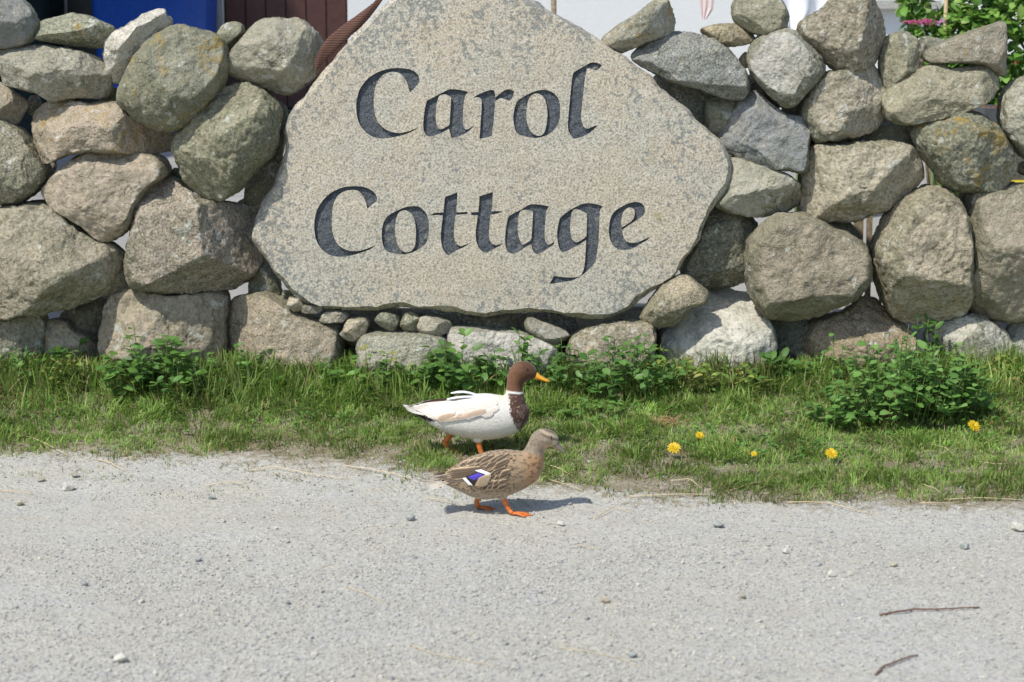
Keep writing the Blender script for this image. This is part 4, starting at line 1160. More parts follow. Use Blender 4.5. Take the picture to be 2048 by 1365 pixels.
size = 0.0018 + 0.0043 * r.random(len(X)) ** 2.6 + (r.random(len(X)) < 0.025) * r.uniform(.002, .006, len(X))
V, Fc, C = pebbles('gravel', X, Y, size, r, 0, 0.3)
o = link('loose_gravel', mesh_np('loose_gravel', V, Fc, C, False), M_peb)
tag(o, 'loose grey gravel chips scattered over the track', 'gravel', kind='stuff')
# single larger stones
BIG = [(243, 1320, 13, WHITE), (135, 977, 11, WHITE), (150, 952, 8, GREY), (82, 961, 7, GREY), (425, 996, 7, SLATE), (1265, 1311, 9, SLATE), (1122, 1049, 7, WHITE), (395, 1120, 7, SLATE), (168, 1169, 7, SLATE), (1663, 1150, 8, WHITE), (822, 1038, 9, SLATE), (2035, 1058, 12, WHITE), (1570, 1104, 8, WHITE), (310, 1347, 6, WHITE), (1787, 1131, 7, GREY), (1485, 1195, 7, GREY), (1700, 1148, 6, WHITE), (575, 1207, 6, SLATE), (1210, 1203, 9, TAN), (40, 1008, 8, GREY), (1930, 1095, 9, SLATE), (1437, 1051, 10, SLATE)]
for i, (px, py, s, col) in enumerate(BIG):
    p = on_height(px, py + s * 0.4, gz1)
    sz = s * 2.1e-3 * (p[1] / 7.0)
    V0, F0 = ICO[2]; rr_ = np.random.default_rng(70 + i)
    q = V0 * np.array([1.15, 1.0, .75]) * sz
    for _ in range(11):
        nn = rr_.normal(0, 1, 3); nn /= np.linalg.norm(nn); d = q @ nn
        q = q - (np.maximum(0, d - d.max() * .66) * .97)[:, None] * nn
    q = q * (1 + .05 * fbm(q / sz * 2, 2, i))[:, None]
    z = gz1(p[0], p[1]); lo = q[:, 2].min()
    o = link('loose_stone', mesh_np('loose_stone', q - [0, 0, lo], F0, np.tile(np.array(col) * (1.0 if col != SLATE else 1.3), (len(q), 1)), False), M_peb, loc=(p[0], p[1], z - 0.05 * sz))
    lab = 'pale knobbly stone lying on the gravel track with a short shadow' if i == 0 else ('small pale stone lying loose on the gravel' if col == WHITE else 'small blue-grey stone lying loose on the gravel' if col == SLATE else 'small brownish stone lying loose on the gravel')
    tag(o, lab, 'stone', 'loose stones on the track')

# ------------------------------------------------------------------ grass
def sst_(x, a, b):
    t = np.clip((x - a) / (b - a), 0, 1); return t * t * (3 - 2 * t)
M_grass = leafmat('grass_blade', 0.5, 0.3, 0.32)
def grass(name, X, Y, H, r, cols, width=0.0028, lean=0.55, label=None, flat=1.0):
    n = len(X); Z = ground_z(X, Y) - 0.004
    a = n2(X, Y, 9, 71, 2) * 5.5 + r.normal(0, .75, n); ln = np.abs(r.normal(0, lean, n)) + 0.08
    dxy = np.stack([np.cos(a), np.sin(a)], 1)
    s = np.stack([-np.sin(a), np.cos(a)], 1)
    rot = r.uniform(-.9, .9, n); s = s * np.cos(rot)[:, None] + dxy * np.sin(rot)[:, None]
    w = width * r.uniform(.6, 1.4, n) * (0.6 + 8 * H).clip(.6, 1.6)
    base = np.stack([X, Y], 1)
    V = np.zeros((n, 7, 3))
    for k, (t, ww) in enumerate(((0, 1), (.4, .95), (.75, .65))):
        off = dxy * (H * ln * t ** 1.7)[:, None]
        hz = H * t * (1 - 0.30 * np.clip(ln, 0, 1.4) * t) * flat + (.006 if flat < 1 else 0)
        for sgn, i in ((-1, 0), (1, 1)):
            V[:, 2 * k + i, :2] = base + off + sgn * s * (w * ww * .5)[:, None]
            V[:, 2 * k + i, 2] = Z + hz
    V[:, 6, :2] = base + dxy * (H * ln)[:, None]; V[:, 6, 2] = Z + H * (1 - .34 * np.clip(ln, 0, 1.4)) * flat + (.006 if flat < 1 else 0)
    ft = np.array([(0, 1, 3), (0, 3, 2), (2, 3, 5), (2, 5, 4), (4, 5, 6)])
    Fc = (ft[None] + (np.arange(n) * 7)[:, None, None]).reshape(-1, 3)
    C = np.repeat(cols, 7, axis=0)
    o = link(name, mesh_np(name, V.reshape(-1, 3), Fc, C, True), M_grass)
    return tag(o, label, 'grass', kind='stuff')
def grass_cols(n, r, X, Y, dry=0.1):
    g = np.array([(0.165, 0.285, 0.045), (0.22, 0.335, 0.065), (0.12, 0.23, 0.036), (0.30, 0.39, 0.12)])[r.integers(4, size=n)]
    patch = n2(X, Y, 2.2, 51)
    g = g * (1 + 0.38 * patch + 0.25 * n2(X, Y, 7, 58))[:, None] * r.uniform(.75, 1.25, (n, 1))
    d = r.random(n) < np.clip(dry + 0.16 * np.clip(-patch, 0, 1) + 0.35 * np.clip((edge_y(X) + .25 - Y) / .3, 0, 1), 0, .8)
    st = np.array([(0.36, 0.28, 0.14), (0.28, 0.20, 0.10), (0.42, 0.35, 0.20)])[r.integers(3, size=n)] * r.uniform(.7, 1.2, (n, 1))
    g[d] = st[d]
    return g
r = np.random.default_rng(9)
N = 165000
X, Y = visible_xy(N, r, 7.05, 8.86, .3)
edge = edge_y(X) - 0.13 + 0.19 * n2(X, Y, 3.0, 61)
t = Y - edge
pr = np.where(t < 0, 0.06 * np.exp(t / 0.12) + 0.45 * (n2(X, Y, 8, 62) > 0.40) * np.exp(t / .16), np.clip(0.05 + t * 0.5 + 3.0 * np.clip(t - .15, 0, 1) ** 1.4, 0, 1) * (0.72 + 0.55 * n2(X, Y, 6, 63)) * sst_(n2(X, Y, 7, 68) + t * 2.4, .1, .6))
keep = r.random(N) < pr
X, Y, t = X[keep], Y[keep], t[keep]
depth = np.clip((Y - 7.6) / 1.2, 0, 1)
H = (0.013 + 0.022 * np.clip(t / .35, 0, 1) + 0.055 * np.clip((depth - .40) / .60, 0, 1) ** 1.3) * r.uniform(.55, 1.35, len(X)) * np.clip(1 + .7 * n2(X, Y, 6, 64), .35, 2.2)
grass('verge_grass', X, Y, np.clip(H, .01, .2), r, grass_cols(len(X), r, X, Y, .10), width=.0046, lean=.85, label='short green grass with dry blades on the verge below the wall')
# dead thatch lying between the blades and out over the edge of the track
r = np.random.default_rng(19)
N = 26000
X, Y = visible_xy(N, r, 6.95, 8.7, .2)
t = Y - edge_y(X)
keep = r.random(N) < np.where(t < 0, .45 * np.exp(t / .07), np.clip(.9 - .6 * t, .2, 1)) * sst_(n2(X, Y, 4, 69), -.35, .45)
X, Y = X[keep], Y[keep]
cols = np.array([(0.42, 0.33, 0.19), (0.34, 0.25, 0.14), (0.50, 0.42, 0.27), (0.28, 0.20, 0.12)])[r.integers(4, size=len(X))] * r.uniform(.7, 1.15, (len(X), 1))
grass('dry_thatch', X, Y, r.uniform(.02, .06, len(X)), r, cols, .0032, .9, 'flattened dry straw-coloured thatch among the verge grass', .3)
# longer tufts against the stones
r = np.random.default_rng(10)
N = 24000
X, Y = visible_xy(N, r, 8.36, 8.82, .2)
keep = r.random(N) < np.clip(0.35 + 0.7 * n2(X, Y, 2.0, 65), .03, 1) * np.clip((Y - 8.35) / .3, 0, 1)
X, Y = X[keep], Y[keep]
grass('long_grass', X, Y, r.uniform(.06, .15, len(X)) * (1 + .45 * n2(X, Y, 2.3, 66)), r, grass_cols(len(X), r, X, Y, .06) * .95, .0036, .55, 'longer green grass growing up against the wall foot')
def tuft(px, py, n, hgt, label, spread=.05, dry=0.05, seed=1):
    r = np.random.default_rng(seed)
    p = on_height(px, py, gz1)
    X = p[0] + r.normal(0, spread, n); Y = p[1] + r.normal(0, spread * .5, n)
    H = hgt * r.uniform(.5, 1.1, n)
    cols = grass_cols(n, r, X, Y, dry)
    v = Vector((p[0], p[1], gz1(p[0], p[1])))
    root = empty('grass_tuft', v, label, 'grass tuft')
    o = grass('blades', X, Y, H, r, cols, .0042, .38, None)
    del o['category']
    o.data.transform(Matrix.Translation(-v)); o.parent = root
tuft(2012, 752, 140, .19, 'tall upright grass tuft between the two white base stones', .05, .05, 1)
tuft(1535, 756, 170, .13, 'bright grass tuft before the white base stone', .07, .1, 2)
tuft(478, 738, 200, .11, 'dense grass tuft before the square tan base stone', .10, .05, 3)
tuft(1235, 765, 160, .10, 'grass tuft under the dark weed clump beside the drake', .08, .1, 4)
tuft(640, 752, 260, .09, 'lush grass tuft before the wedge of small packing stones', .13, .05, 5)
tuft(1420, 765, 200, .10, 'yellowish grass tuft beside the dark leafy weeds', .10, .3, 6)
tuft(1690, 748, 140, .09, 'thin grass tuft before the ochre angular stone', .09, .2, 7)
tuft(30, 735, 200, .10, 'grass tuft with dead stems before the leftmost base stone', .10, .25, 8)

# ------------------------------------------------------------------ weeds
def weed(px, py, wpx, hpx, n, L, cols, label, seed, tall=0.0, droop=.25, name='leafy_weed', narrow=1.0):
    r = np.random.default_rng(seed)
    p = on_height(px, py, gz1); S = p[1] * 1.02 / F
    base = np.array([p[0], p[1], gz1(p[0], p[1])])
    rx, hz = wpx / 2 * S, hpx * S * (1.22 if hpx > 40 else 1)
    root = empty(name, base, label, 'weed')
    b = MB(); st = MB()
    ns = max(5, n // 7)
    for k in range(ns):
        a = r.uniform(0, 2 * math.pi); rad = math.sqrt(r.random())
        bx = base + np.array([math.cos(a) * rad * rx * .8, math.sin(a) * rad * min(rx, .22) * .6, 0]); bx[2] = gz1(bx[0], bx[1])
        hh = hz * (1 - .6 * rad ** 2) * r.uniform(.55, 1.05)
        tip = bx + np.array([math.cos(a) * rad * rx * .3, math.sin(a) * .04 - .02, hh])
        st.tube([bx, (bx + tip) / 2 + r.normal(0, .006, 3), tip], [.0028, .002, .0012], 5, col=(0.10, 0.16, 0.04))
        for q in range(max(3, n // ns)):
            t = r.uniform(.25, 1.0) ** .7
            q0 = bx + (tip - bx) * t
            aa = r.uniform(0, 2 * math.pi)
            d = np.array([math.cos(aa), math.sin(aa) - .25, r.uniform(-.1, .8) * (1 + tall)])
            col = np.array(cols[r.integers(len(cols))]) * r.uniform(.8, 1.25)
            l_ = L * r.uniform(.55, 1.15)
            add_leaf(b, q0, d, np.array([r.normal(0, .25), -.25 + r.normal(0, .25), 1.0]), l_, l_ * r.uniform(.85, 1.15) * narrow, col, droop * r.uniform(.3, 1.3), .2)
    o = b.build('leaves', M_leaf, root, offset=base); tag(o, kind='stuff')
    o = st.build('stems', M_attr, root, offset=base); tag(o, kind='stuff')
WG = [(0.10, 0.215, 0.04), (0.135, 0.26, 0.055), (0.08, 0.175, 0.04)]
WB = [(0.115, 0.24, 0.05), (0.155, 0.29, 0.075), (0.085, 0.185, 0.04)]
WD = [(0.065, 0.15, 0.03), (0.085, 0.185, 0.04), (0.11, 0.22, 0.05)]
weed(302, 790, 200, 125, 230, .055, WG, 'broad-leaved green weed clump before the tan base stone', 41)
weed(130, 735, 130, 60, 60, .05, WG, 'scattered small weed beside a dead grass heap', 42)
weed(1800, 845, 290, 155, 620, .044, WB, 'wide bushy weed clump before the ochre stone', 43, narrow=1.25)
weed(1905, 835, 150, 120, 240, .046, WB, 'right end of the bushy weed mass near a dandelion', 44, narrow=1.25)
weed(1685, 850, 140, 70, 160, .044, WB, 'low outer leaves of the bushy weed mass by dead stems', 45, narrow=1.25)
weed(1268, 795, 210, 125, 260, .052, WD, 'dark green broad-leaved weed clump beside the drake bill', 46)
weed(910, 785, 130, 100, 130, .06, WG, 'large-leaved weed standing behind the white drake', 47, .5)
weed(1035, 785, 120, 125, 100, .05, WG, 'upright weed shoots behind the brown drake head', 48, 1.2, narrow=.7)
weed(1125, 785, 110, 90, 110, .045, WD, 'dark leafy weed below the long white base stone', 49)
weed(1848, 750, 60, 110, 50, .05, WD, 'nettle-like weed rising beside the white base stone', 50, .6, narrow=.8)
weed(740, 785, 140, 75, 110, .045, WG, 'soft leafy weed before the small packing stones', 51)
weed(560, 775, 90, 40, 40, .04, WG, 'low weed rosette before the square tan stone', 52)
weed(1420, 880, 240, 18, 130, .026, WB, 'low creeping weed around the dandelions', 53)
weed(1600, 900, 260, 16, 150, .024, WB, 'creeping clover patch below the bushy weeds', 54)
weed(1180, 830, 200, 30, 130, .032, WG, 'clover patch before the drake breast', 55)
# mixed weeds along the whole wall foot
MIX = [('narrow-leaved green weed', WG, .045, .6, .9), ('round-leaved weed', WB, .034, 1.0, .1), ('dark coarse weed', WD, .055, .9, .4), ('yellowing weed', [(0.24, 0.28, 0.06), (0.16, 0.25, 0.05), (0.30, 0.27, 0.08)], .04, .8, .3)]
SPOTS = ['before the leftmost base stone', 'beside the dead grass heap', 'against the wide tan base stone', 'between the two tan base stones', 'against the square tan base stone', 'before the dark gap by the packing stones', 'before the low grey base stone', 'beside the long white base stone', 'before the split under the slab', 'against the stone with moss holes', 'before the gap by the white base stone', 'against the big white base stone', 'beside the bright grass tuft', 'against the ochre angular stone', 'before the nettle-like weed', 'against the pale rounded base stone', 'by the tall upright grass tuft', 'before the last base stone']
for k, sp_ in enumerate(SPOTS):
    nm, cl, lf, nw, tl = MIX[(k * 3 + k // 4) % 4]
    weed(40 + k * 117 + random.uniform(-25, 25), 770 + random.uniform(-8, 14), random.uniform(100, 160), random.uniform(50, 95), int(random.uniform(80, 140)), lf * random.uniform(.8, 1.15), cl, 'small ' + nm + ' growing ' + sp_, 200 + k, tl, .25, narrow=nw)
# small ground leaves everywhere near the wall
r = np.random.default_rng(77)
b = MB()
X, Y = visible_xy(3600, r, 7.75, 8.8, .1)
kp = r.random(3600) < np.clip(.3 + .7 * n2(X, Y, 2.6, 67) + .3 * (X > 0) , .02, 1) * np.clip((Y - 7.7) / .4, 0, 1)
for x, y in zip(X[kp], Y[kp]):
    p = np.array([x, y, gz1(x, y) + r.uniform(.008, .03)])
    add_leaf(b, p, rand_dir(r, r.uniform(0, .7)), np.array([r.normal(0, .2), -.2, 1.0]), r.uniform(.014, .032), r.uniform(.014, .028), np.array(WG[r.integers(3)]) * r.uniform(.8, 1.3))
o = b.build('ground_leaves', M_leaf); tag(o, 'tiny clover leaves growing among the grass', 'ground cover', kind='stuff')

# dandelions
def dandelion(px, py, s, label, closed=False, tilt=(0, -.5, 1)):
    p = on_height(px, py + 22, gz1); r = np.random.default_rng(int(px))
    h = P(px, py, p[1]); base = np.array([p[0], p[1], gz1(p[0], p[1])])
    root = empty('dandelion', base, label, 'flower', 'dandelions on the verge')
    b = MB(); b.tube([base, (base + h) / 2 + [.004, 0, 0], h], .0018, 6, col=(0.22, 0.26, 0.08)); b.build('stem', M_attr, root, offset=base)
    b = MB(); up = np.array(tilt, float); up /= np.linalg.norm(up)
    sx = np.cross(up, [0, 1, 0]); sx /= np.linalg.norm(sx); sy = np.cross(up, sx)
    for ring, (cnt, L, lift) in enumerate(((16, 1, .25), (14, .8, .55), (10, .55, 1.1), (6, .3, 2.2)) if not closed else ((10, .7, 3.0), (6, .6, 4.0))):
        for k in range(cnt):
            a = 2 * math.pi * (k + .5 * ring) / cnt + r.normal(0, .08)
            d = sx * math.cos(a) + sy * math.sin(a) + up * lift * .5
            col = np.array((0.72, 0.50, 0.02) if not closed else (0.42, 0.12, 0.04)) * r.uniform(.8, 1.15)
            add_leaf(b, h, d, up, s * L, s * .45, col, .1, .1)
    b.build('flower_head', M_leaf, root, offset=base)
DL = 'yellow dandelion flower open among the grass of the verge'
for px, py, s in ((1348, 896, .029), (1663, 907, .027), (1948, 852, .030), (1400, 871, .020), (1508, 908, .014)): dandelion(px, py, s, DL, tilt=(random.uniform(-.4, .4), -.9, 1))
for px, py in ((1471, 880), (1362, 909), (1493, 907), (1983, 848)): dandelion(px, py, .014, 'closed reddish dandelion bud among the grass', True)

# dry heaps, straw and twigs
def deadheap(px, py, n, label, seed, wpx=70, hpx=35):
    r = np.random.default_rng(seed); p = on_height(px, py, gz1); S = p[1] / F
    base = np.array([p[0], p[1], gz1(p[0], p[1])]); b = MB()
    for _ in range(n):
        q = base + np.array([r.normal(0, wpx * S * .3), r.normal(0, .03), abs(r.normal(0, hpx * S * .3))])
        d = np.array([r.normal(), r.normal(0, .5), r.normal(.2, .5)]); d /= np.linalg.norm(d); L = r.uniform(.03, .08)
        b.tube([q - d * L / 2, q + [0, 0, .006], q + d * L / 2], [.0012, .0016, .0006], 4, col=np.array((0.34, 0.22, 0.11)) * r.uniform(.6, 1.4))
    # stems that reach the ground keep the heap resting on it
    for _ in range(8):
        q = base + np.array([r.normal(0, wpx * S * .2), r.normal(0, .02), 0]); b.tube([q - [0, 0, .01], q + [r.normal(0, .01), 0, .03]], .0012, 4, col=(0.3, 0.2, 0.1))
    o = b.build('dead_grass', M_attr, loc=base, offset=base); tag(o, label, 'dead grass')
deadheap(180, 708, 90, 'heap of brown dead grass beside the round tan base stone', 1)
deadheap(1780, 846, 70, 'brown dead flower stems under the bushy weeds', 2, 40, 35)
deadheap(2010, 778, 90, 'tangle of dead brown stems before the last white base stone', 3, 90, 40)
deadheap(1520, 770, 60, 'bleached dead grass beside the bright grass tuft', 4, 60, 40)
deadheap(1335, 850, 70, 'patch of withered grass near two dandelions', 5, 60, 20)
deadheap(80, 800, 60, 'withered yellow grass on the left of the verge', 6, 120, 14)
M_straw = attrmat('straw', 0.6, 0.35)
def straw(pts, rad=.0019, col=(0.62, 0.50, 0.31), lift=.016, name='straw_stem', label='dry straw stem lying on the verge edge', group='dry straw stems'):
    w = []
    for i, (x, y) in enumerate(pts):
        q = on_height(x, y, gz1)
        w.append(np.array([q[0], q[1], gz1(q[0], q[1]) + lift * (1.0 if 0 < i < len(pts) - 1 else .5)]))
    w = np.array(w)
    t = np.linspace(0, 1, len(w)); tt = np.linspace(0, 1, 4 * len(w))
    w = np.stack([np.interp(tt, t, w[:, k]) for k in range(3)], 1)
    w[:, :2] += .0015 * np.random.default_rng(int(pts[0][0])).normal(0, 1, (len(w), 2))
    b = MB(); b.tube(w, np.linspace(rad, rad * .6, len(w)), 6, col=np.array(col) * random.uniform(.85, 1.1))
    c = w.mean(0); o = b.build(name, M_straw, loc=c, offset=c); tag(o, label, 'straw' if name == 'straw_stem' else 'twig', group)
    return o
for s in ([(25,868),(80,888),(135,915)],[(195,922),(220,932),(250,945)],[(235,796),(265,785),(310,786),(345,790)],[(690,935),(740,945),(790,955),(825,962)],[(500,945),(550,940),(620,955),(700,962)],[(410,975),(450,972),(490,970)],
          [(1258,997),(1350,996),(1430,993)],[(1455,987),(1500,975),(1550,963)],[(1575,1008),(1650,1012),(1690,1022),(1745,1032)],[(1838,1010),(1870,1014),(1925,1008)],[(1888,1003),(1960,1003),(2046,1004)],[(1845,972),(1870,985),(1890,998)],
          [(1095,962),(1130,975),(1165,985)],[(1090,930),(1120,945),(1150,958)],[(1390,895),(1410,903),(1440,900)],[(1725,930),(1735,960),(1770,985)],[(1830,893),(1860,895),(1890,902),(1915,918)],[(1940,925),(1990,935),(2040,930)],
          [(850,1000),(890,1008),(930,1022)],[(745,890),(770,880),(800,882)],[(1340,965),(1380,965),(1400,980)],[(0,985),(35,990),(65,992)],[(1670,935),(1690,915),(1690,900)],[(2020,960),(2035,968),(2048,975)],[(1190,1040),(1230,1020),(1260,1028)],
          [(820,1292),(860,1310),(930,1325),(1000,1335)],[(1110,1297),(1160,1305),(1240,1320),(1280,1338)],[(1150,1090),(1170,1097),(1200,1100)],[(640,1138),(660,1130)],[(690,1175),(730,1190),(770,1212)]):
    straw(s, .0012 if s[0][1] > 1080 else .0019, lift=.006 if s[0][1] > 1040 else .014)
TWC = (0.15, 0.085, 0.06)
straw([(1760,1233),(1790,1229),(1830,1224),(1870,1224),(1910,1222),(1960,1217)], .0035, TWC, .008, 'twig', 'long straight brown twig lying on the gravel', None)
straw([(1750,1352),(1765,1340),(1790,1330),(1815,1320),(1836,1313)], .0038, (0.20, 0.13, 0.09), .008, 'twig', 'shorter crooked brown twig lying on the gravel', None)

# ------------------------------------------------------------------ ducks
def feather_skin(name, rough=0.75, sheen=0.2):
    m = NT(name, rough, 0.2)
    c = m.attr()
    tc = m.n('ShaderNodeTexCoord')
    mp = m.n('ShaderNodeMapping'); m.l(tc.outputs['Object'], mp.inputs[0]); mp.inputs['Scale'].default_value = (60, 160, 160)
    a = m.noise(1.0, 3, .6, co=mp.outputs[0])
    f = m.ramp(a, .3, .7, .86, 1.12)
    mu = m.n('ShaderNodeVectorMath', operation='SCALE'); m.l(c, mu.inputs[0]); m.l(f, mu.inputs['Scale'])
    m.color(mu.outputs[0]); m.bump(a, .35, .002)
    m.b.inputs['Sheen Weight'].default_value = sheen
    return m.m
M_plume = feather_skin('plumage')
M_bill = attrmat('bill', 0.35, 0.5, 60, .1, .1)
M_legskin = attrmat('leg_skin', 0.5, 0.4, 260, .18, .5, .001)
M_eye = plain('eye', (0.012, 0.008, 0.006), 0.08, 0.8, 20, 0.1, 0.0)

def lerp(a, b, t): return np.asarray(a, float) * (1 - t) + np.asarray(b, float) * t
def sst(x, a, b):
    t = np.clip((x - a) / (b - a), 0, 1); return t * t * (3 - 2 * t)

class Duck:
    def __init__(s, name, label, S, ox, oy, root_loc):
        s.S, s.ox, s.oy = S, ox, oy
        s.step = .0009
        s.root = empty(name, root_loc, label, 'duck')
    def X(s, zx): return (np.asarray(zx, float) - s.ox) * s.S
    def Z(s, zy): return (s.oy - np.asarray(zy, float)) * s.S
    def zx(s, X): return np.asarray(X) / s.S + s.ox
    def zy(s, Z): return s.oy - np.asarray(Z) / s.S
    def body(s, slices, neck, thighs, colorf):
        sl = np.array(slices, float)
        t = np.linspace(0, 1, len(sl)); tt = np.linspace(0, 1, 60)
        f = lambda k: np.interp(tt, t, sl[:, k])
        x, top, bot, w = f(0), f(1), f(2), f(3)
        k_ = np.array([1, 2, 3, 2, 1.]) / 9
        sm = lambda a: np.concatenate([a[:2], np.convolve(a, k_, 'valid'), a[-2:]])
        top, bot, w = sm(top), sm(bot), sm(w)
        a = np.linspace(0, 2 * math.pi, 36, endpoint=False)
        b = MB(); R = []
        for i in range(60):
            ch, hh = (top[i] + bot[i]) / 2, (bot[i] - top[i]) / 2
            cs, sn = np.cos(a), np.sin(a)
            cx = np.sign(cs) * np.abs(cs) ** .9; sx = np.sign(sn) * np.abs(sn) ** .95
            R.append(np.stack([np.full(36, s.X(x[i])), cx * w[i] * s.S, s.Z(ch - sx * hh)], 1))
        b.grid(np.array(R), closed=True)
        for ring, fl in ((R[0], 1), (R[-1], 0)):
            tr = [(j, (j + 1) % 36, 36) if not fl else ((j + 1) % 36, j, 36) for j in range(36)]
            b.add(np.vstack([ring, ring.mean(0)]), tris=tr)
        nk = np.array(neck, float)
        t = np.linspace(0, 1, len(nk)); tt = np.linspace(0, 1, 48)
        from numpy import interp
        cx, cy, cr, cw = [sm(interp(tt, t, nk[:, k])) for k in range(4)]
        tx, ty = np.gradient(cx), np.gradient(cy); ln = np.hypot(tx, ty); tx, ty = tx / ln, ty / ln
        R = []
        for i in range(48):
            px, py = cx[i] + np.sin(a) * cr[i] * ty[i], cy[i] - np.sin(a) * cr[i] * tx[i]
            R.append(np.stack([s.X(px), np.cos(a) * cw[i] * s.S, s.Z(py)], 1))
        b.grid(np.array(R), closed=True)
        for ring, fl in ((R[0], 1), (R[-1], 0)):
            b.add(np.vstack([ring, ring.mean(0)]), tris=[(j, (j + 1) % 36, 36) if not fl else ((j + 1) % 36, j, 36) for j in range(36)])
        for (p0, p1, r0, r1, y) in thighs:
            q0 = np.array([s.X(p0[0]), y * .7, s.Z(p0[1])]); q1 = np.array([s.X(p1[0]), y, s.Z(p1[1])])
            ts = np.linspace(0, 1, 8)
            b.tube(q0 + np.outer(ts, q1 - q0), (r0 + (r1 - r0) * ts) * s.S, 14)
        me = b.mesh('body', True, False)
        o = bpy.data.objects.new('body', me); COL.objects.link(o)
        md = o.modifiers.new('r', 'REMESH'); md.mode = 'VOXEL'; md.voxel_size = .0036; md.use_smooth_shade = True
        md = o.modifiers.new('s', 'SMOOTH'); md.iterations = 9; md.factor = .5
        dg = bpy.context.evaluated_depsgraph_get(); dg.update()
        m2 = bpy.data.meshes.new_from_object(o.evaluated_get(dg))
        bpy.data.objects.remove(o); bpy.data.meshes.remove(me)
        n = len(m2.vertices); V = np.zeros(n * 3); m2.vertices.foreach_get('co', V); V = V.reshape(-1, 3)
        Nn = np.zeros(n * 3); m2.vertices.foreach_get('normal', Nn); Nn = Nn.reshape(-1, 3)
        C = colorf(s.zx(V[:, 0]), s.zy(V[:, 2]), V[:, 1], V)
        at = m2.color_attributes.new('col', 'FLOAT_COLOR', 'POINT'); at.data.foreach_set('color', np.c_[C, np.ones(n)].astype(np.float32).ravel())
        m2.polygons.foreach_set('use_smooth', np.ones(len(m2.polygons), bool))
        m2.name = 'body'; m2.materials.clear()
        s.V, s.N, s.C = V, Nn, C
        s.bvh = BVHTree.FromPolygons([tuple(v) for v in V], [tuple(p.vertices) for p in m2.polygons])
        s.bodyo = link('body', m2, M_plume, s.root)
        return s.bodyo
    def surf(s, zx, zy, side=-1, fallback=.015):
        """distance of the flank from the middle plane"""
        h = s.bvh.ray_cast(Vector((float(s.X(zx)), side * .5, float(s.Z(zy)))), Vector((0, -side, 0)))
        if h[0] is None or h[0].y * side < 0: return fallback
        return abs(h[0].y)
    def feathers(s, mask, spacing, L, W, cols, dirf, seed, lift=.16, jitter=.25, name='feathers', parent=None):
        """short contour feathers laid on the skin; cols(zx, zy, n) gives edge, centre colours"""
        r = np.random.default_rng(seed)
        idx = np.nonzero(mask)[0]; r.shuffle(idx)
        acc = []
        A = np.zeros((6000, 3)); k = 0
        for i in idx:
            sp = spacing(s.V[i]) if callable(spacing) else spacing
            if k and (((A[:k] - s.V[i]) ** 2).sum(1) < sp * sp).any(): continue
            A[k] = s.V[i]; k += 1; acc.append(i)
            if k >= 5990: break
        b = MB()
        for i in acc:
            p, n = s.V[i], s.N[i]
            d = dirf(p); d = d - n * (d @ n); d /= np.linalg.norm(d) + 1e-9
            d = d + r.normal(0, jitter * .3, 3); d -= n * (d @ n); d /= np.linalg.norm(d)
            sd = np.cross(n, d)
            l_ = (L(p) if callable(L) else L) * r.uniform(.8, 1.2); w_ = (W(p) if callable(W) else W) * r.uniform(.85, 1.15)
            e, c = cols(p, r)
            G, K = [], []
            for v, ww in ((0, .35), (.3, .85), (.6, 1.0), (.85, .75), (1.0, .25)):
                row, rc = [], []
                for u in (-1, -.45, 0, .45, 1):
                    q = p + d * l_ * (v - .25) + sd * (w_ * .5 * u * ww) + n * (l_ * lift * v - .0012 - .10 * w_ * u * u)
                    row.append(q)
                    edge = max(abs(u) ** 3.0, sst(v, .80, .95))
                    rc.append(lerp(c, e, edge))
                G.append(row); K.append(rc)
            b.grid(np.array(G), col=np.array(K))
        o = b.build(name, M_plume, parent or s.root); tag(o, kind='stuff')
        return o
    def quill(s, b, base, tip, width, edge, centre, side, layer, fallback=.015, bend=0.0, tipcol=None, round_=.6):
        """one long wing or tail feather from base to tip (zoom pixels) lying along the flank"""
        bx, by = base; tx, ty = tip
        L = math.hypot(tx - bx, ty - by); nx, ny = -(ty - by) / L, (tx - bx) / L
        G, K = [], []
        for v in np.linspace(0, 1, 11):
            ww = width * .5 * (.55 + .45 * sst(v, 0, .3)) * (1 - sst(v, round_, 1.0) ** 2 * .92)
            row, rc = [], []
            for u in (-1, -.82, -.6, 0, .6, .82, 1):
                X_ = bx + (tx - bx) * v + nx * u * ww; Y_ = by + (ty - by) * v + ny * u * ww + bend * math.sin(v * math.pi)
                yy = max(s.surf(X_, Y_, side, fallback), fallback) + layer * s.step + .0012 * sst(v, .1, .9) + .002 * (1 - u * u)
                row.append((s.X(X_), side * yy, s.Z(Y_)))
                c = lerp(centre, edge, max(sst(abs(u), .5, .82), sst(v, .86, 1.0)))
                if tipcol is not None: c = lerp(c, tipcol, sst(v, .72, .82))
                rc.append(c)
            G.append(row); K.append(rc)
        b.grid(np.array(G), col=np.array(K))
    def bill(s, sta, colf, name='bill'):
        b = MB(); R, K = [], []
        a = np.linspace(0, 2 * math.pi, 20, endpoint=False)
        sta = np.array(sta, float); t = np.linspace(0, 1, len(sta)); tt = np.linspace(0, 1, 22)
        cx, cy, hh, hw = [np.interp(tt, t, sta[:, k]) for k in range(4)]
        for i in range(22):
            sx = np.sin(a); cs = np.cos(a)
            R.append(np.stack([s.X(np.full(20, cx[i]) + sx * hh[i] * .35), np.sign(cs) * np.abs(cs) ** .8 * hw[i] * s.S, s.Z(cy[i] - sx * hh[i])], 1))
            K.append([colf(tt[i], q) for q in sx])
        b.grid(np.array(R), col=np.array(K), closed=True)
        b.add(np.vstack([R[-1], R[-1].mean(0)]), tris=[((j + 1) % 20, j, 20) for j in range(20)], col=np.vstack([K[-1], K[-1][0]]))
        return b.build(name, M_bill, s.root)
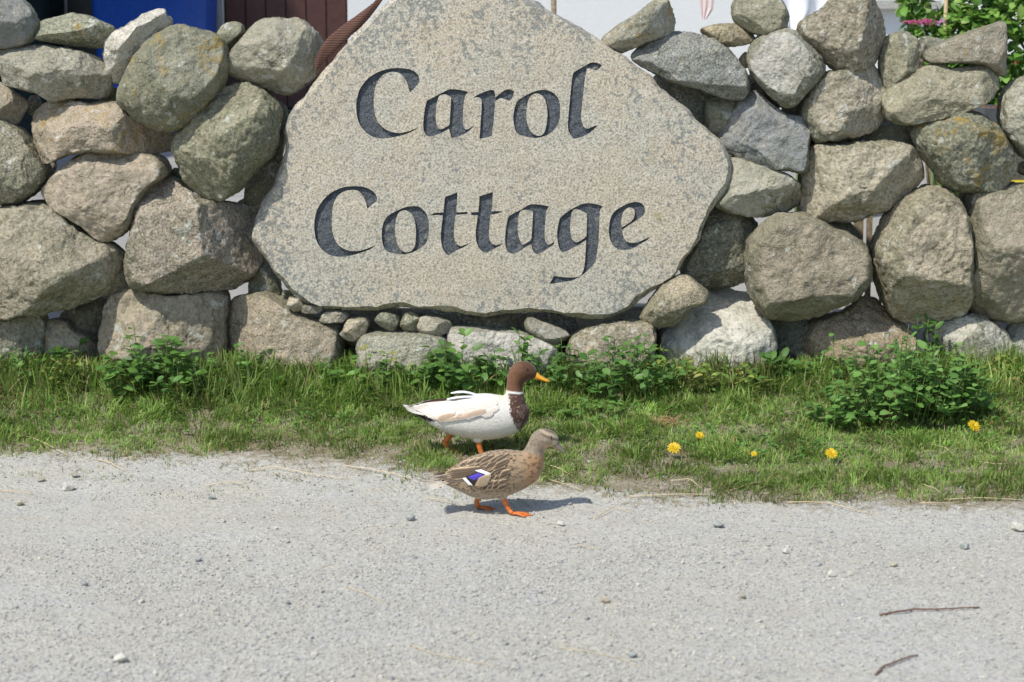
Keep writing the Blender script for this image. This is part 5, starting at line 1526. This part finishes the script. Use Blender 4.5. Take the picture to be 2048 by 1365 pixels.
    def eyes(s, zx, zy, rad):
        for side in (-1, 1):
            y = s.surf(zx, zy, side) - rad * .35
            V0, F0 = ICO[2]
            o = link('eye', mesh_np('eye', V0 * rad, F0), M_eye, s.root, (float(s.X(zx)), side * y, float(s.Z(zy))))
    def leg(s, pts, rads, foot, toes, col, y, web=True, flatz=None, hind=None):
        """pts: shank in zoom pixels; foot: where the toes start; toes: tips (zoom x, zoom y, lateral metres)"""
        b = MB()
        q = np.array([(s.X(p[0]), p[2] if len(p) > 2 else y, s.Z(p[1])) for p in pts])
        t = np.linspace(0, 1, len(q)); tt = np.linspace(0, 1, 14)
        q = np.stack([np.interp(tt, t, q[:, k]) for k in range(3)], 1); rr = np.interp(tt, t, rads) * s.S
        rr = rr * (1 + .06 * np.sin(tt * 40))
        col = np.array(col)
        b.tube(q, rr, 12, col=np.array([col * (.92 + .12 * math.sin(v * 25)) for v in tt]))
        f0 = q[-1]
        tips = [np.array((s.X(a), yy, s.Z(c))) for a, c, yy in toes]
        paths = []
        for k, tp in enumerate(tips):
            m1 = lerp(f0, tp, .35) + [0, 0, .0035]; m2 = lerp(f0, tp, .7) + [0, 0, .0015]
            pt = np.array([f0, m1, m2, tp]); paths.append(pt)
            u = np.linspace(0, 1, 10); pp = np.stack([np.interp(u, [0, .35, .7, 1], pt[:, i]) for i in range(3)], 1)
            b.tube(pp, np.interp(u, [0, .33, .36, .66, .7, 1], np.array([19, 15, 17, 13, 15, 8]) * s.S), 8, col=col)
            cl = tp + (tp - m2) / np.linalg.norm(tp - m2) * .004 - [0, 0, .001]
            b.tube([tp, cl], [7 * s.S, 2 * s.S], 6, col=(0.06, 0.035, 0.025))
        for k in range(len(tips) - 1):
            A, B_ = paths[k], paths[k + 1]
            G = []
            for u in np.linspace(0, .97, 9):
                a_ = np.array([np.interp(u, [0, .35, .7, 1], A[:, i]) for i in range(3)]); c_ = np.array([np.interp(u, [0, .35, .7, 1], B_[:, i]) for i in range(3)])
                row = []
                for w in np.linspace(0, 1, 7):
                    p_ = lerp(a_, c_, w) - (f0 - 0) * 0
                    pull = 1 - .16 * 4 * w * (1 - w) * u
                    row.append(lerp(f0, p_, pull) - [0, 0, .0022 * 4 * w * (1 - w)])
                G.append(row)
            G = np.array(G); b.grid(G, col=col * .88); G2 = G.copy(); G2[..., 2] -= .002; b.grid(G2[:, ::-1], col=col * .8)
        if hind is not None:
            hp = np.array((s.X(hind[0]), hind[2], s.Z(hind[1]))); b.tube([lerp(q[-1], q[-2], .5), hp], [10 * s.S, 5 * s.S], 6, col=col * .85)
        return b.build('leg', M_legskin, s.root)

ORANGE = (0.62, 0.17, 0.035)
BACKDIR = lambda p: np.array([-1, 0, -.18])

# ---- the brown hen
HX, HYz = 1000.0, 1205.0
hp = on_height(840 + HX / 6.5, 840 + HYz / 6.5, gz1)
depth_ = (hp - CAM) @ FWD
hen = Duck('brown_hen_duck', 'mottled brown female duck with a blue wing patch walking on the gravel edge', depth_ / F / 6.5, HX, HYz, hp)
def hen_col(zx, zy, y, V):
    n = len(zx)
    sp = fbm(V * 190, 2, 5); st = fbm(V * np.array([70, 160, 160]), 3, 6)
    c = np.array((0.33, 0.24, 0.15))[None].repeat(n, 0)
    low = sst(zy, 800, 980); c = c * (1 - low)[:, None] + np.array((0.44, 0.35, 0.26)) * low[:, None]
    br = sst(zx, 1300, 1450) * sst(zy, 330, 470); c = c * (1 - br)[:, None] + np.array((0.36, 0.215, 0.115)) * br[:, None]
    head = 1 - sst(zy - (zx - 1500) * .25, 370, 450); head = head * sst(zx, 1280, 1380)
    hc = np.tile(np.array((0.25, 0.20, 0.145)), (n, 1))
    hc = hc * (1 + .35 * np.clip(sp, -1, 1))[:, None]
    th = sst(zx, 1560, 1640) * sst(zy, 255, 300); hc = hc * (1 - th)[:, None] + np.array((0.46, 0.31, 0.19)) * th[:, None]
    fc = sst(zx, 1690, 1740) * sst(zy, 210, 250); hc = hc * (1 - fc)[:, None] + np.array((0.50, 0.39, 0.26)) * fc[:, None]
    # dark line through the eye, pale brow, dark crown
    ln_ = 192 + (zx - 1690) * .42
    eye = np.exp(-((zy - ln_ - 4) / 16) ** 2) * sst(zx, 1530, 1600); hc = hc * (1 - .75 * eye)[:, None] + np.array((0.07, 0.05, 0.035)) * (.75 * eye)[:, None]
    brow = np.exp(-((zy - ln_ + 34) / 17) ** 2) * sst(zx, 1530, 1600); hc = hc * (1 - .7 * brow)[:, None] + np.array((0.50, 0.40, 0.27)) * (.7 * brow)[:, None]
    cr = 1 - sst(zy - (ln_ - 62), -10, 12); cr = cr * sst(zx, 1480, 1560); hc = hc * (1 - .8 * cr)[:, None] + np.array((0.12, 0.09, 0.06)) * (.8 * cr)[:, None]
    c = c * (1 - head)[:, None] + hc * head[:, None]
    dk = sst(st, .15, .6) * (1 - head) * (1 - .7 * low)
    return c * (1 - .5 * dk)[:, None]
hen.body([(330,672,828,60),(400,618,860,120),(500,556,912,180),(600,500,958,225),(700,455,1002,255),(800,424,1026,270),(900,398,1026,275),(1000,382,1008,275),(1100,375,985,268),(1200,380,955,255),(1300,388,915,235),(1400,410,862,205),(1480,455,800,170),(1540,520,742,125),(1580,590,682,70),(1592,640,650,20)],
  [(1400,640,150,150),(1440,540,175,160),(1470,450,155,140),(1492,372,122,112),(1512,312,115,100),(1555,252,140,112),(1620,222,140,118),(1685,226,118,106),(1738,252,82,80),(1768,276,52,55),(1785,290,22,25)],
  [((1060,860),(1085,1010),110,48,-.030),((800,880),(765,1045),110,48,.030)], hen_col)
def hen_fc(p, r):
    zx, zy = float(hen.zx(p[0])), float(hen.zy(p[2]))
    buff = np.array((0.45, 0.335, 0.21)) * r.uniform(.8, 1.15); dark = np.array((0.05, 0.03, 0.02)) * r.uniform(.7, 1.5)
    if zx > 1290:
        buff = np.array((0.40, 0.235, 0.12)) * r.uniform(.85, 1.1); dark = np.array((0.11, 0.06, 0.035)); 
    low = float(sst(zy, 760, 960))
    if zx < 620 and zy > 700: low = max(low, .35)
    buff = lerp(buff, (0.44, 0.35, 0.255), low); dark = lerp(dark, buff, .45 * low)
    return buff, dark
def hen_L(p):
    zx, zy = float(hen.zx(p[0])), float(hen.zy(p[2]))
    if zx > 1290: return .0125
    return .032 if zy < 560 else .029
hzx, hzy = hen.zx(hen.V[:, 0]), hen.zy(hen.V[:, 2])
legfree = ~((hzy > 985) & (np.abs(hen.V[:, 1]) > .012))
m_ = (hzx < 1590) & (hzx > 340) & (hzy - (hzx - 1500) * .25 > 425) & legfree & (np.abs(hen.N[:, 2]) < 1.1)
hen.feathers(m_, lambda p: .0068 if hen.zx(p[0]) > 1290 else .0120, hen_L, lambda p: hen_L(p) * .52, hen_fc, lambda p: np.array([-1, 0, -.15]) if hen.zx(p[0]) < 1290 else np.array([-.55, 0, -.8]), 3, .06)
BR, BF = (0.05, 0.032, 0.022), (0.50, 0.38, 0.24)
for side in (-1, 1):
    w = MB(); jr = np.random.default_rng(4)
    # scapular rows, laid from the back forward like roof tiles
    topf = lambda x: np.interp(x, [330, 500, 700, 900, 1100, 1300], [672, 556, 455, 398, 375, 388])
    for j in range(6):
        for i in range(5):
            bx = 700 + 92 * j - 18 * i + jr.normal(0, 10); by = topf(bx) + 30 + 46 * i + jr.normal(0, 5)
            if bx < 860 and i > 3: continue
            hen.quill(w, (bx, by), (bx - 190, by + 84 - 6 * i), 56, np.array(BF) * jr.uniform(.8, 1.15), np.array(BR) * jr.uniform(.8, 1.5), side, 1.5 + j * .8)
    for k in range(4):
        hen.quill(w, (850 - 30 * k, 545 + 26 * k), (330 + 10 * k, 650 + 24 * k), 66, np.array(BF) * 1.05, np.array(BR) * jr.uniform(1.0, 1.6), side, 6 - k * .4, .02)
    for k in range(4):
        hen.quill(w, (640 - 15 * k, 655 + 18 * k), (170 + 55 * k, 728 + 12 * k), 46, (0.42, 0.36, 0.28), (0.11, 0.08, 0.06), side, 4 - k * .5, .014)
    # wing coverts in front of the blue patch
    for j in range(4):
        for i in range(4):
            bx, by = 960 + 66 * j - 14 * i + jr.normal(0, 8), 590 + 62 * i + jr.normal(0, 8)
            hen.quill(w, (bx, by), (bx - 120, by + 42), 72, np.array(BF) * jr.uniform(.85, 1.15), np.array(BR) * jr.uniform(1.0, 2.0), side, 4.5 + j * .8)
    wing = w.build('wing', M_plume, hen.root)
    sp = MB()
    def quadpatch(pts, col, layer):
        pts = np.array(pts, float); G = []
        for v in np.linspace(0, 1, 7):
            row = []
            for u in np.linspace(0, 1, 9):
                q = (1 - v) * ((1 - u) * pts[0] + u * pts[1]) + v * ((1 - u) * pts[3] + u * pts[2])
                row.append((hen.X(q[0]), side * (hen.surf(q[0], q[1], side) + .0085 + layer * .0012 + .002 * math.sin(math.pi * u) * math.sin(math.pi * v)), hen.Z(q[1])))
            G.append(row)
        sp.grid(np.array(G), col=col)
    quadpatch([(720, 585), (800, 570), (925, 615), (880, 650)], (0.80, 0.79, 0.77), 1.0)
    quadpatch([(600, 670), (755, 600), (860, 625), (705, 720)], (0.02, 0.018, 0.02), 1.5)
    quadpatch([(630, 668), (760, 612), (838, 640), (705, 712)], (0.085, 0.055, 0.42), 2.2)
    quadpatch([(605, 668), (640, 660), (722, 740), (690, 778)], (0.02, 0.018, 0.02), 1.6)
    quadpatch([(560, 692), (600, 682), (692, 774), (640, 778)], (0.82, 0.81, 0.79), 2.0)
    o = sp.build('wing_patch', M_plume, wing); o['label'] = 'glossy blue-violet wing patch edged black and white'
    # buff tips hanging over the patch
    w2 = MB()
    for k in range(5):
        hen.quill(w2, (930 - 12 * k, 650 + 24 * k), (760 - 10 * k, 690 + 22 * k), 60, np.array(BF), (0.34, 0.25, 0.17), side, 10.5)
    w2.build('wing_covert', M_plume, wing)
# tail
w = MB()
for k in range(9):
    t = k / 8 * 2 - 1
    bx, by = 420, 745 + 12 * abs(t); L = 330 - 60 * abs(t)
    col = (0.58, 0.50, 0.41) if abs(t) > .45 else (0.22, 0.15, 0.10)
    G, K = [], []
    for v in np.linspace(0, 1, 8):
        ww = 50 * hen.S * (1 - .8 * sst(v, .7, 1) ** 2)
        row = []
        for u in (-1, 0, 1):
            row.append((hen.X(bx - L * v), t * (.012 + .036 * v) + u * ww * .8, hen.Z(by + (52 if abs(t) < .45 else 80) * v + 20 * abs(t)) + .001 * k + .002 * (1 - u * u)))
        G.append(row); K.append([lerp(col, (0.62, 0.55, 0.45), .6 if abs(u_) else 0) for u_ in (-1, 0, 1)])
    w.grid(np.array(G), col=np.array(K))
w.build('tail', M_plume, hen.root)
hen.bill([(1745,290,44,42),(1770,308,40,46),(1800,335,30,46),(1840,368,22,50),(1875,398,17,48),(1893,412,9,30)], lambda t, q: lerp((0.17, 0.15, 0.13), (0.42, 0.25, 0.14), max(0, -q) * (1 - t) * 1.2 if q < .2 else 0))
hen.eyes(1697, 192, .0048)
hen.leg([(1078,960,-.030),(1110,1050,-.032),(1165,1150,-.034),(1205,1178,-.044)], [42,32,30,26], None, [(1365,1196,-.074),(1455,1196,-.050),(1410,1196,-.022)], ORANGE, -.036, hind=(1160,1194,-.040))
hen.leg([(768,1030,.030),(735,1080,.032),(742,1140,.034),(762,1178,.044)], [40,34,34,26], None, [(930,1196,.018),(985,1196,.044),(930,1196,.070)], np.array(ORANGE) * .85, .032, hind=(700,1085,.030))

# ---- the white and chestnut drake
DX, DYz = 1000.0, 1300.0
dp = on_height(790 + DX / 6.203, 700 + DYz / 6.203, gz1)
depth_ = (dp - CAM) @ FWD
drk = Duck('white_drake', 'white drake with chestnut head, dark breast and orange bill walking on the grass', depth_ / F / 6.203, DX, DYz, dp)
WHT = np.array((0.73, 0.69, 0.625))
drk.step = .0007
def drk_col(zx, zy, y, V):
    n = len(zx); sp = fbm(V * 170, 2, 15); wv = fbm(V * 40, 2, 16)
    c = np.tile(WHT, (n, 1)) * (1 + .03 * wv)[:, None]
    bel = sst(zy, 880, 1080); c = c * (1 - .5 * bel)[:, None] + np.array((0.72, 0.63, 0.52)) * (.5 * bel)[:, None]
    # cream shoulders
    sh = sst(zx, 1180, 1330) * (1 - sst(zy, 560, 700)); c = c * (1 - .55 * sh)[:, None] + np.array((0.62, 0.50, 0.40)) * (.55 * sh)[:, None]
    # breast bib: dark chestnut in front of a slanting edge
    edge = np.where(zy < 760, 1405 + (zy - 520) * .10, 1430 + (zy - 760) * .42) + 18 * sp
    bib = sst(zx, edge - 8, edge + 14) * sst(zy, 505, 520)
    bc = np.tile(np.array((0.085, 0.042, 0.030)), (n, 1)); fl = sst(sp + .3 * wv, .25, .6) * (1 - sst(zx, edge + 90, edge + 190) * .7)
    bc = bc * (1 - .55 * fl)[:, None] + np.array((0.40, 0.31, 0.25)) * (.55 * fl)[:, None]
    c = c * (1 - bib)[:, None] + bc * bib[:, None]
    # white neck ring, open at the back
    ring_y = 505 + (zx - 1500) * .10
    rg = np.exp(-((zy - ring_y) / 12) ** 4) * sst(zx, 1400, 1440); c = c * (1 - rg)[:, None] + np.array((0.80, 0.79, 0.78)) * rg[:, None]
    hd = (1 - sst(zy, ring_y - 18, ring_y - 6)) * sst(zx, 1330, 1370)
    hc = np.tile(np.array((0.165, 0.078, 0.042)), (n, 1)); fr = sst(zx, 1450, 1620); hc = hc * (1 - .45 * fr)[:, None]
    hc = hc * (1 + .18 * sp)[:, None]
    c = c * (1 - hd)[:, None] + hc * hd[:, None]
    # tan-cream at the back of the neck foot
    # black under the tail
    bk = (1 - sst(zx, 455, 520)) * sst(zy, 770, 800) * (1 - sst(zy, 858, 885)); c = c * (1 - bk)[:, None] + np.array((0.02, 0.018, 0.018)) * bk[:, None]
    return c
drk.body([(300,712,800,50),(380,695,868,90),(450,675,920,135),(550,645,980,185),(650,612,1020,220),(750,585,1050,243),(850,562,1078,255),(950,545,1098,260),(1050,532,1110,262),(1150,530,1110,258),(1250,545,1100,250),(1350,560,1080,232),(1450,575,1050,205),(1550,600,1000,165),(1610,640,935,125),(1650,700,860,75),(1667,740,800,20)],
  [(1440,720,150,150),(1470,630,165,150),(1482,555,118,112),(1480,480,102,92),(1486,410,98,88),(1502,340,116,98),(1545,270,138,110),(1605,248,132,114),(1662,262,110,102),(1712,288,78,76),(1742,304,48,52),(1756,312,20,24)],
  [((1030,950),(1035,1130),110,46,-.032),((720,930),(700,1060),110,44,.030)], drk_col)
def drk_fc(p, r):
    zx, zy = float(drk.zx(p[0])), float(drk.zy(p[2]))
    c = drk_col(np.array([zx]), np.array([zy]), np.array([p[1]]), np.array([p]))[0]
    if zx > 1400 and c.mean() < .3: return c * r.uniform(1.1, 2.6) + .01, c * .8
    return c * r.uniform(.97, 1.04), c * r.uniform(.78, .92)
dzx, dzy = drk.zx(drk.V[:, 0]), drk.zy(drk.V[:, 2])
m_ = (dzx < 1660) & (dzx > 430) & (dzy > 560) & ~((dzy > 1085) & (np.abs(drk.V[:, 1]) > .012))
drk.feathers(m_, lambda p: .0060 if drk.zx(p[0]) > 1390 else .012, lambda p: .0095 if drk.zx(p[0]) > 1390 else .024, lambda p: .0065 if drk.zx(p[0]) > 1390 else .019, drk_fc, lambda p: np.array([-1, 0, -.15]) if drk.zx(p[0]) < 1390 else np.array([-.5, 0, -.85]), 13, .06, .15)
TANF = (0.50, 0.36, 0.25)
for side in (-1, 1):
    w = MB(); jr = np.random.default_rng(8)
    # tan lower edge of the folded wing
    for k in range(6):
        drk.quill(w, (1130 - 70 * k, 690 + 16 * k), (860 - 60 * k, 765 + 11 * k), 84, lerp(WHT, TANF, .3), np.array(TANF) * jr.uniform(.8, 1.15), side, 10.5 - .6 * k)
    for k in range(4):
        drk.quill(w, (760 - 30 * k, 745 + 12 * k), (545 - 10 * k, 800 + 6 * k), 84, lerp(WHT, TANF, .45), np.array(TANF) * jr.uniform(.75, 1.0), side, 10, .02)
    # long white primaries and tertials to the tail
    for k in range(9):
        t = k / 8
        drk.quill(w, (900 - 30 * k, 640 + 14 * k), (205 + 26 * k, 690 + 14 * k), 84, WHT * jr.uniform(1.0, 1.06), lerp(WHT, (0.6, 0.5, 0.4), .15 + .2 * jr.random()), side, 7 + k * .35 - t, .018, bend=-8)
    # white coverts over the wing front
    for k in range(26):
        t = jr.random(); q_ = k / 25
        bx, by = 1290 - 420 * q_, 575 + 150 * t + 40 * q_
        drk.quill(w, (bx, by), (bx - 150, by + 32), 78, WHT * jr.uniform(.95, 1.03), lerp(WHT, (0.62, 0.52, 0.41), .2 + .35 * jr.random()), side, 4 + 5 * q_)
    # dark brown rump edge above
    for k in range(3):
        drk.quill(w, (660 - 60 * k, 612 + 8 * k), (360 - 20 * k, 655 + 6 * k), 36, (0.10, 0.055, 0.04), (0.09, 0.05, 0.035), side, 9 + k, .014)
    w.build('wing', M_plume, drk.root)
# lifted white feathers on the back
w = MB()
for k, (b0, t0, yy) in enumerate((((1010, 548), (695, 530), .006), ((985, 560), (650, 592), -.016))):
    G = []
    for v in np.linspace(0, 1, 10):
        ww = .022 * (1 - .85 * sst(v, .7, 1) ** 2)
        ar = -28 * math.sin(v * math.pi) if k < 1 else -14 * math.sin(v * math.pi)
        G.append([(drk.X(b0[0] + (t0[0] - b0[0]) * v), yy + u * ww, drk.Z(b0[1] + (t0[1] - b0[1]) * v + ar) + .003 * (1 - u * u)) for u in (-1, -.5, 0, .5, 1)])
    G = np.array(G); w.grid(G, col=(0.76, 0.76, 0.76)); G2 = G.copy(); G2[..., 2] -= .0015; w.grid(G2[:, ::-1], col=(0.7, 0.7, 0.7))
w.build('back_feather', M_plume, drk.root)
# tail fan, black undertail, curled feathers
w = MB()
for k in range(9):
    t = k / 8 * 2 - 1
    G = []
    for v in np.linspace(0, 1, 9):
        ww = 36 * drk.S * (1 - .92 * sst(v, .55, 1) ** 2)
        x = 470 - (370 - 70 * abs(t)) * v; z = 775 - 88 * v + 26 * v * (1 - v) * 4 * .5 + 24 * abs(t)
        G.append([(drk.X(x), t * (.012 + .045 * v) + u * ww * .8, drk.Z(z) + .001 * (4 - abs(k - 4)) + .002 * (1 - u * u)) for u in (-1, 0, 1)])
    w.grid(np.array(G), col=WHT * (1 if k % 2 else .96))
w.build('tail', M_plume, drk.root)
w = MB(); R = []
a = np.linspace(0, 2 * math.pi, 16, endpoint=False)
for x, zt, zb, hw in ((500, 805, 850, 60), (440, 800, 872, 80), (390, 795, 872, 75), (330, 775, 835, 62), (270, 752, 792, 46), (215, 735, 752, 20)):
    R.append(np.stack([np.full(16, drk.X(x)), np.cos(a) * hw * drk.S, drk.Z((zt + zb) / 2 - np.sin(a) * (zb - zt) / 2)], 1))
w.grid(np.array(R), closed=True, col=(0.018, 0.016, 0.016)); w.add(np.vstack([R[-1], R[-1].mean(0)]), tris=[((j + 1) % 16, j, 16) for j in range(16)], col=(0.018, 0.016, 0.016))
w.build('undertail', M_plume, drk.root)
w = MB()
for yy, pts in ((.006, [(330,675),(270,668),(235,650),(228,620),(245,598),(275,592)]), (-.006, [(330,690),(240,690),(185,682),(150,662),(128,640)])):
    q = np.array([(drk.X(x), yy, drk.Z(z)) for x, z in pts]); t = np.linspace(0, 1, len(q)); tt = np.linspace(0, 1, 16)
    q = np.stack([np.interp(tt, t, q[:, i]) for i in range(3)], 1)
    G = [[(p[0], p[1] + u * .006 * (1 - .85 * v), p[2] + .0012 * (1 - abs(u))) for u in (-1, 0, 1)] for p, v in zip(q, tt)]
    G = np.array(G); w.grid(G, col=(0.10, 0.05, 0.035)); G2 = G.copy(); G2[..., 2] -= .0025; G2[..., 0] += .002; w.grid(G2[:, ::-1], col=(0.10, 0.05, 0.035))
w.build('curled_feather', M_plume, drk.root)
drk.bill([(1728,300,50,44),(1755,310,44,48),(1790,328,30,50),(1840,350,22,56),(1890,370,17,54),(1915,378,9,32)], lambda t, q: (0.70, 0.34, 0.03) if t < .96 else (0.45, 0.25, 0.06))
drk.eyes(1640, 213, .0052)
drk.leg([(700,1040,.030),(660,1110,.032),(618,1170,.034),(640,1225,.034),(665,1268,.034)], [42,36,36,34,28], None, [(795,1290,.006),(845,1290,.030),(800,1286,.056)], ORANGE, .032, hind=(580,1135,.034))
drk.leg([(1035,1100,-.032),(1050,1180,-.034),(1075,1260,-.036),(1095,1274,-.040)], [40,34,32,26], None, [(1240,1292,-.066),(1285,1292,-.040),(1250,1292,-.012)], ORANGE, -.034, hind=(1060,1290,-.034))
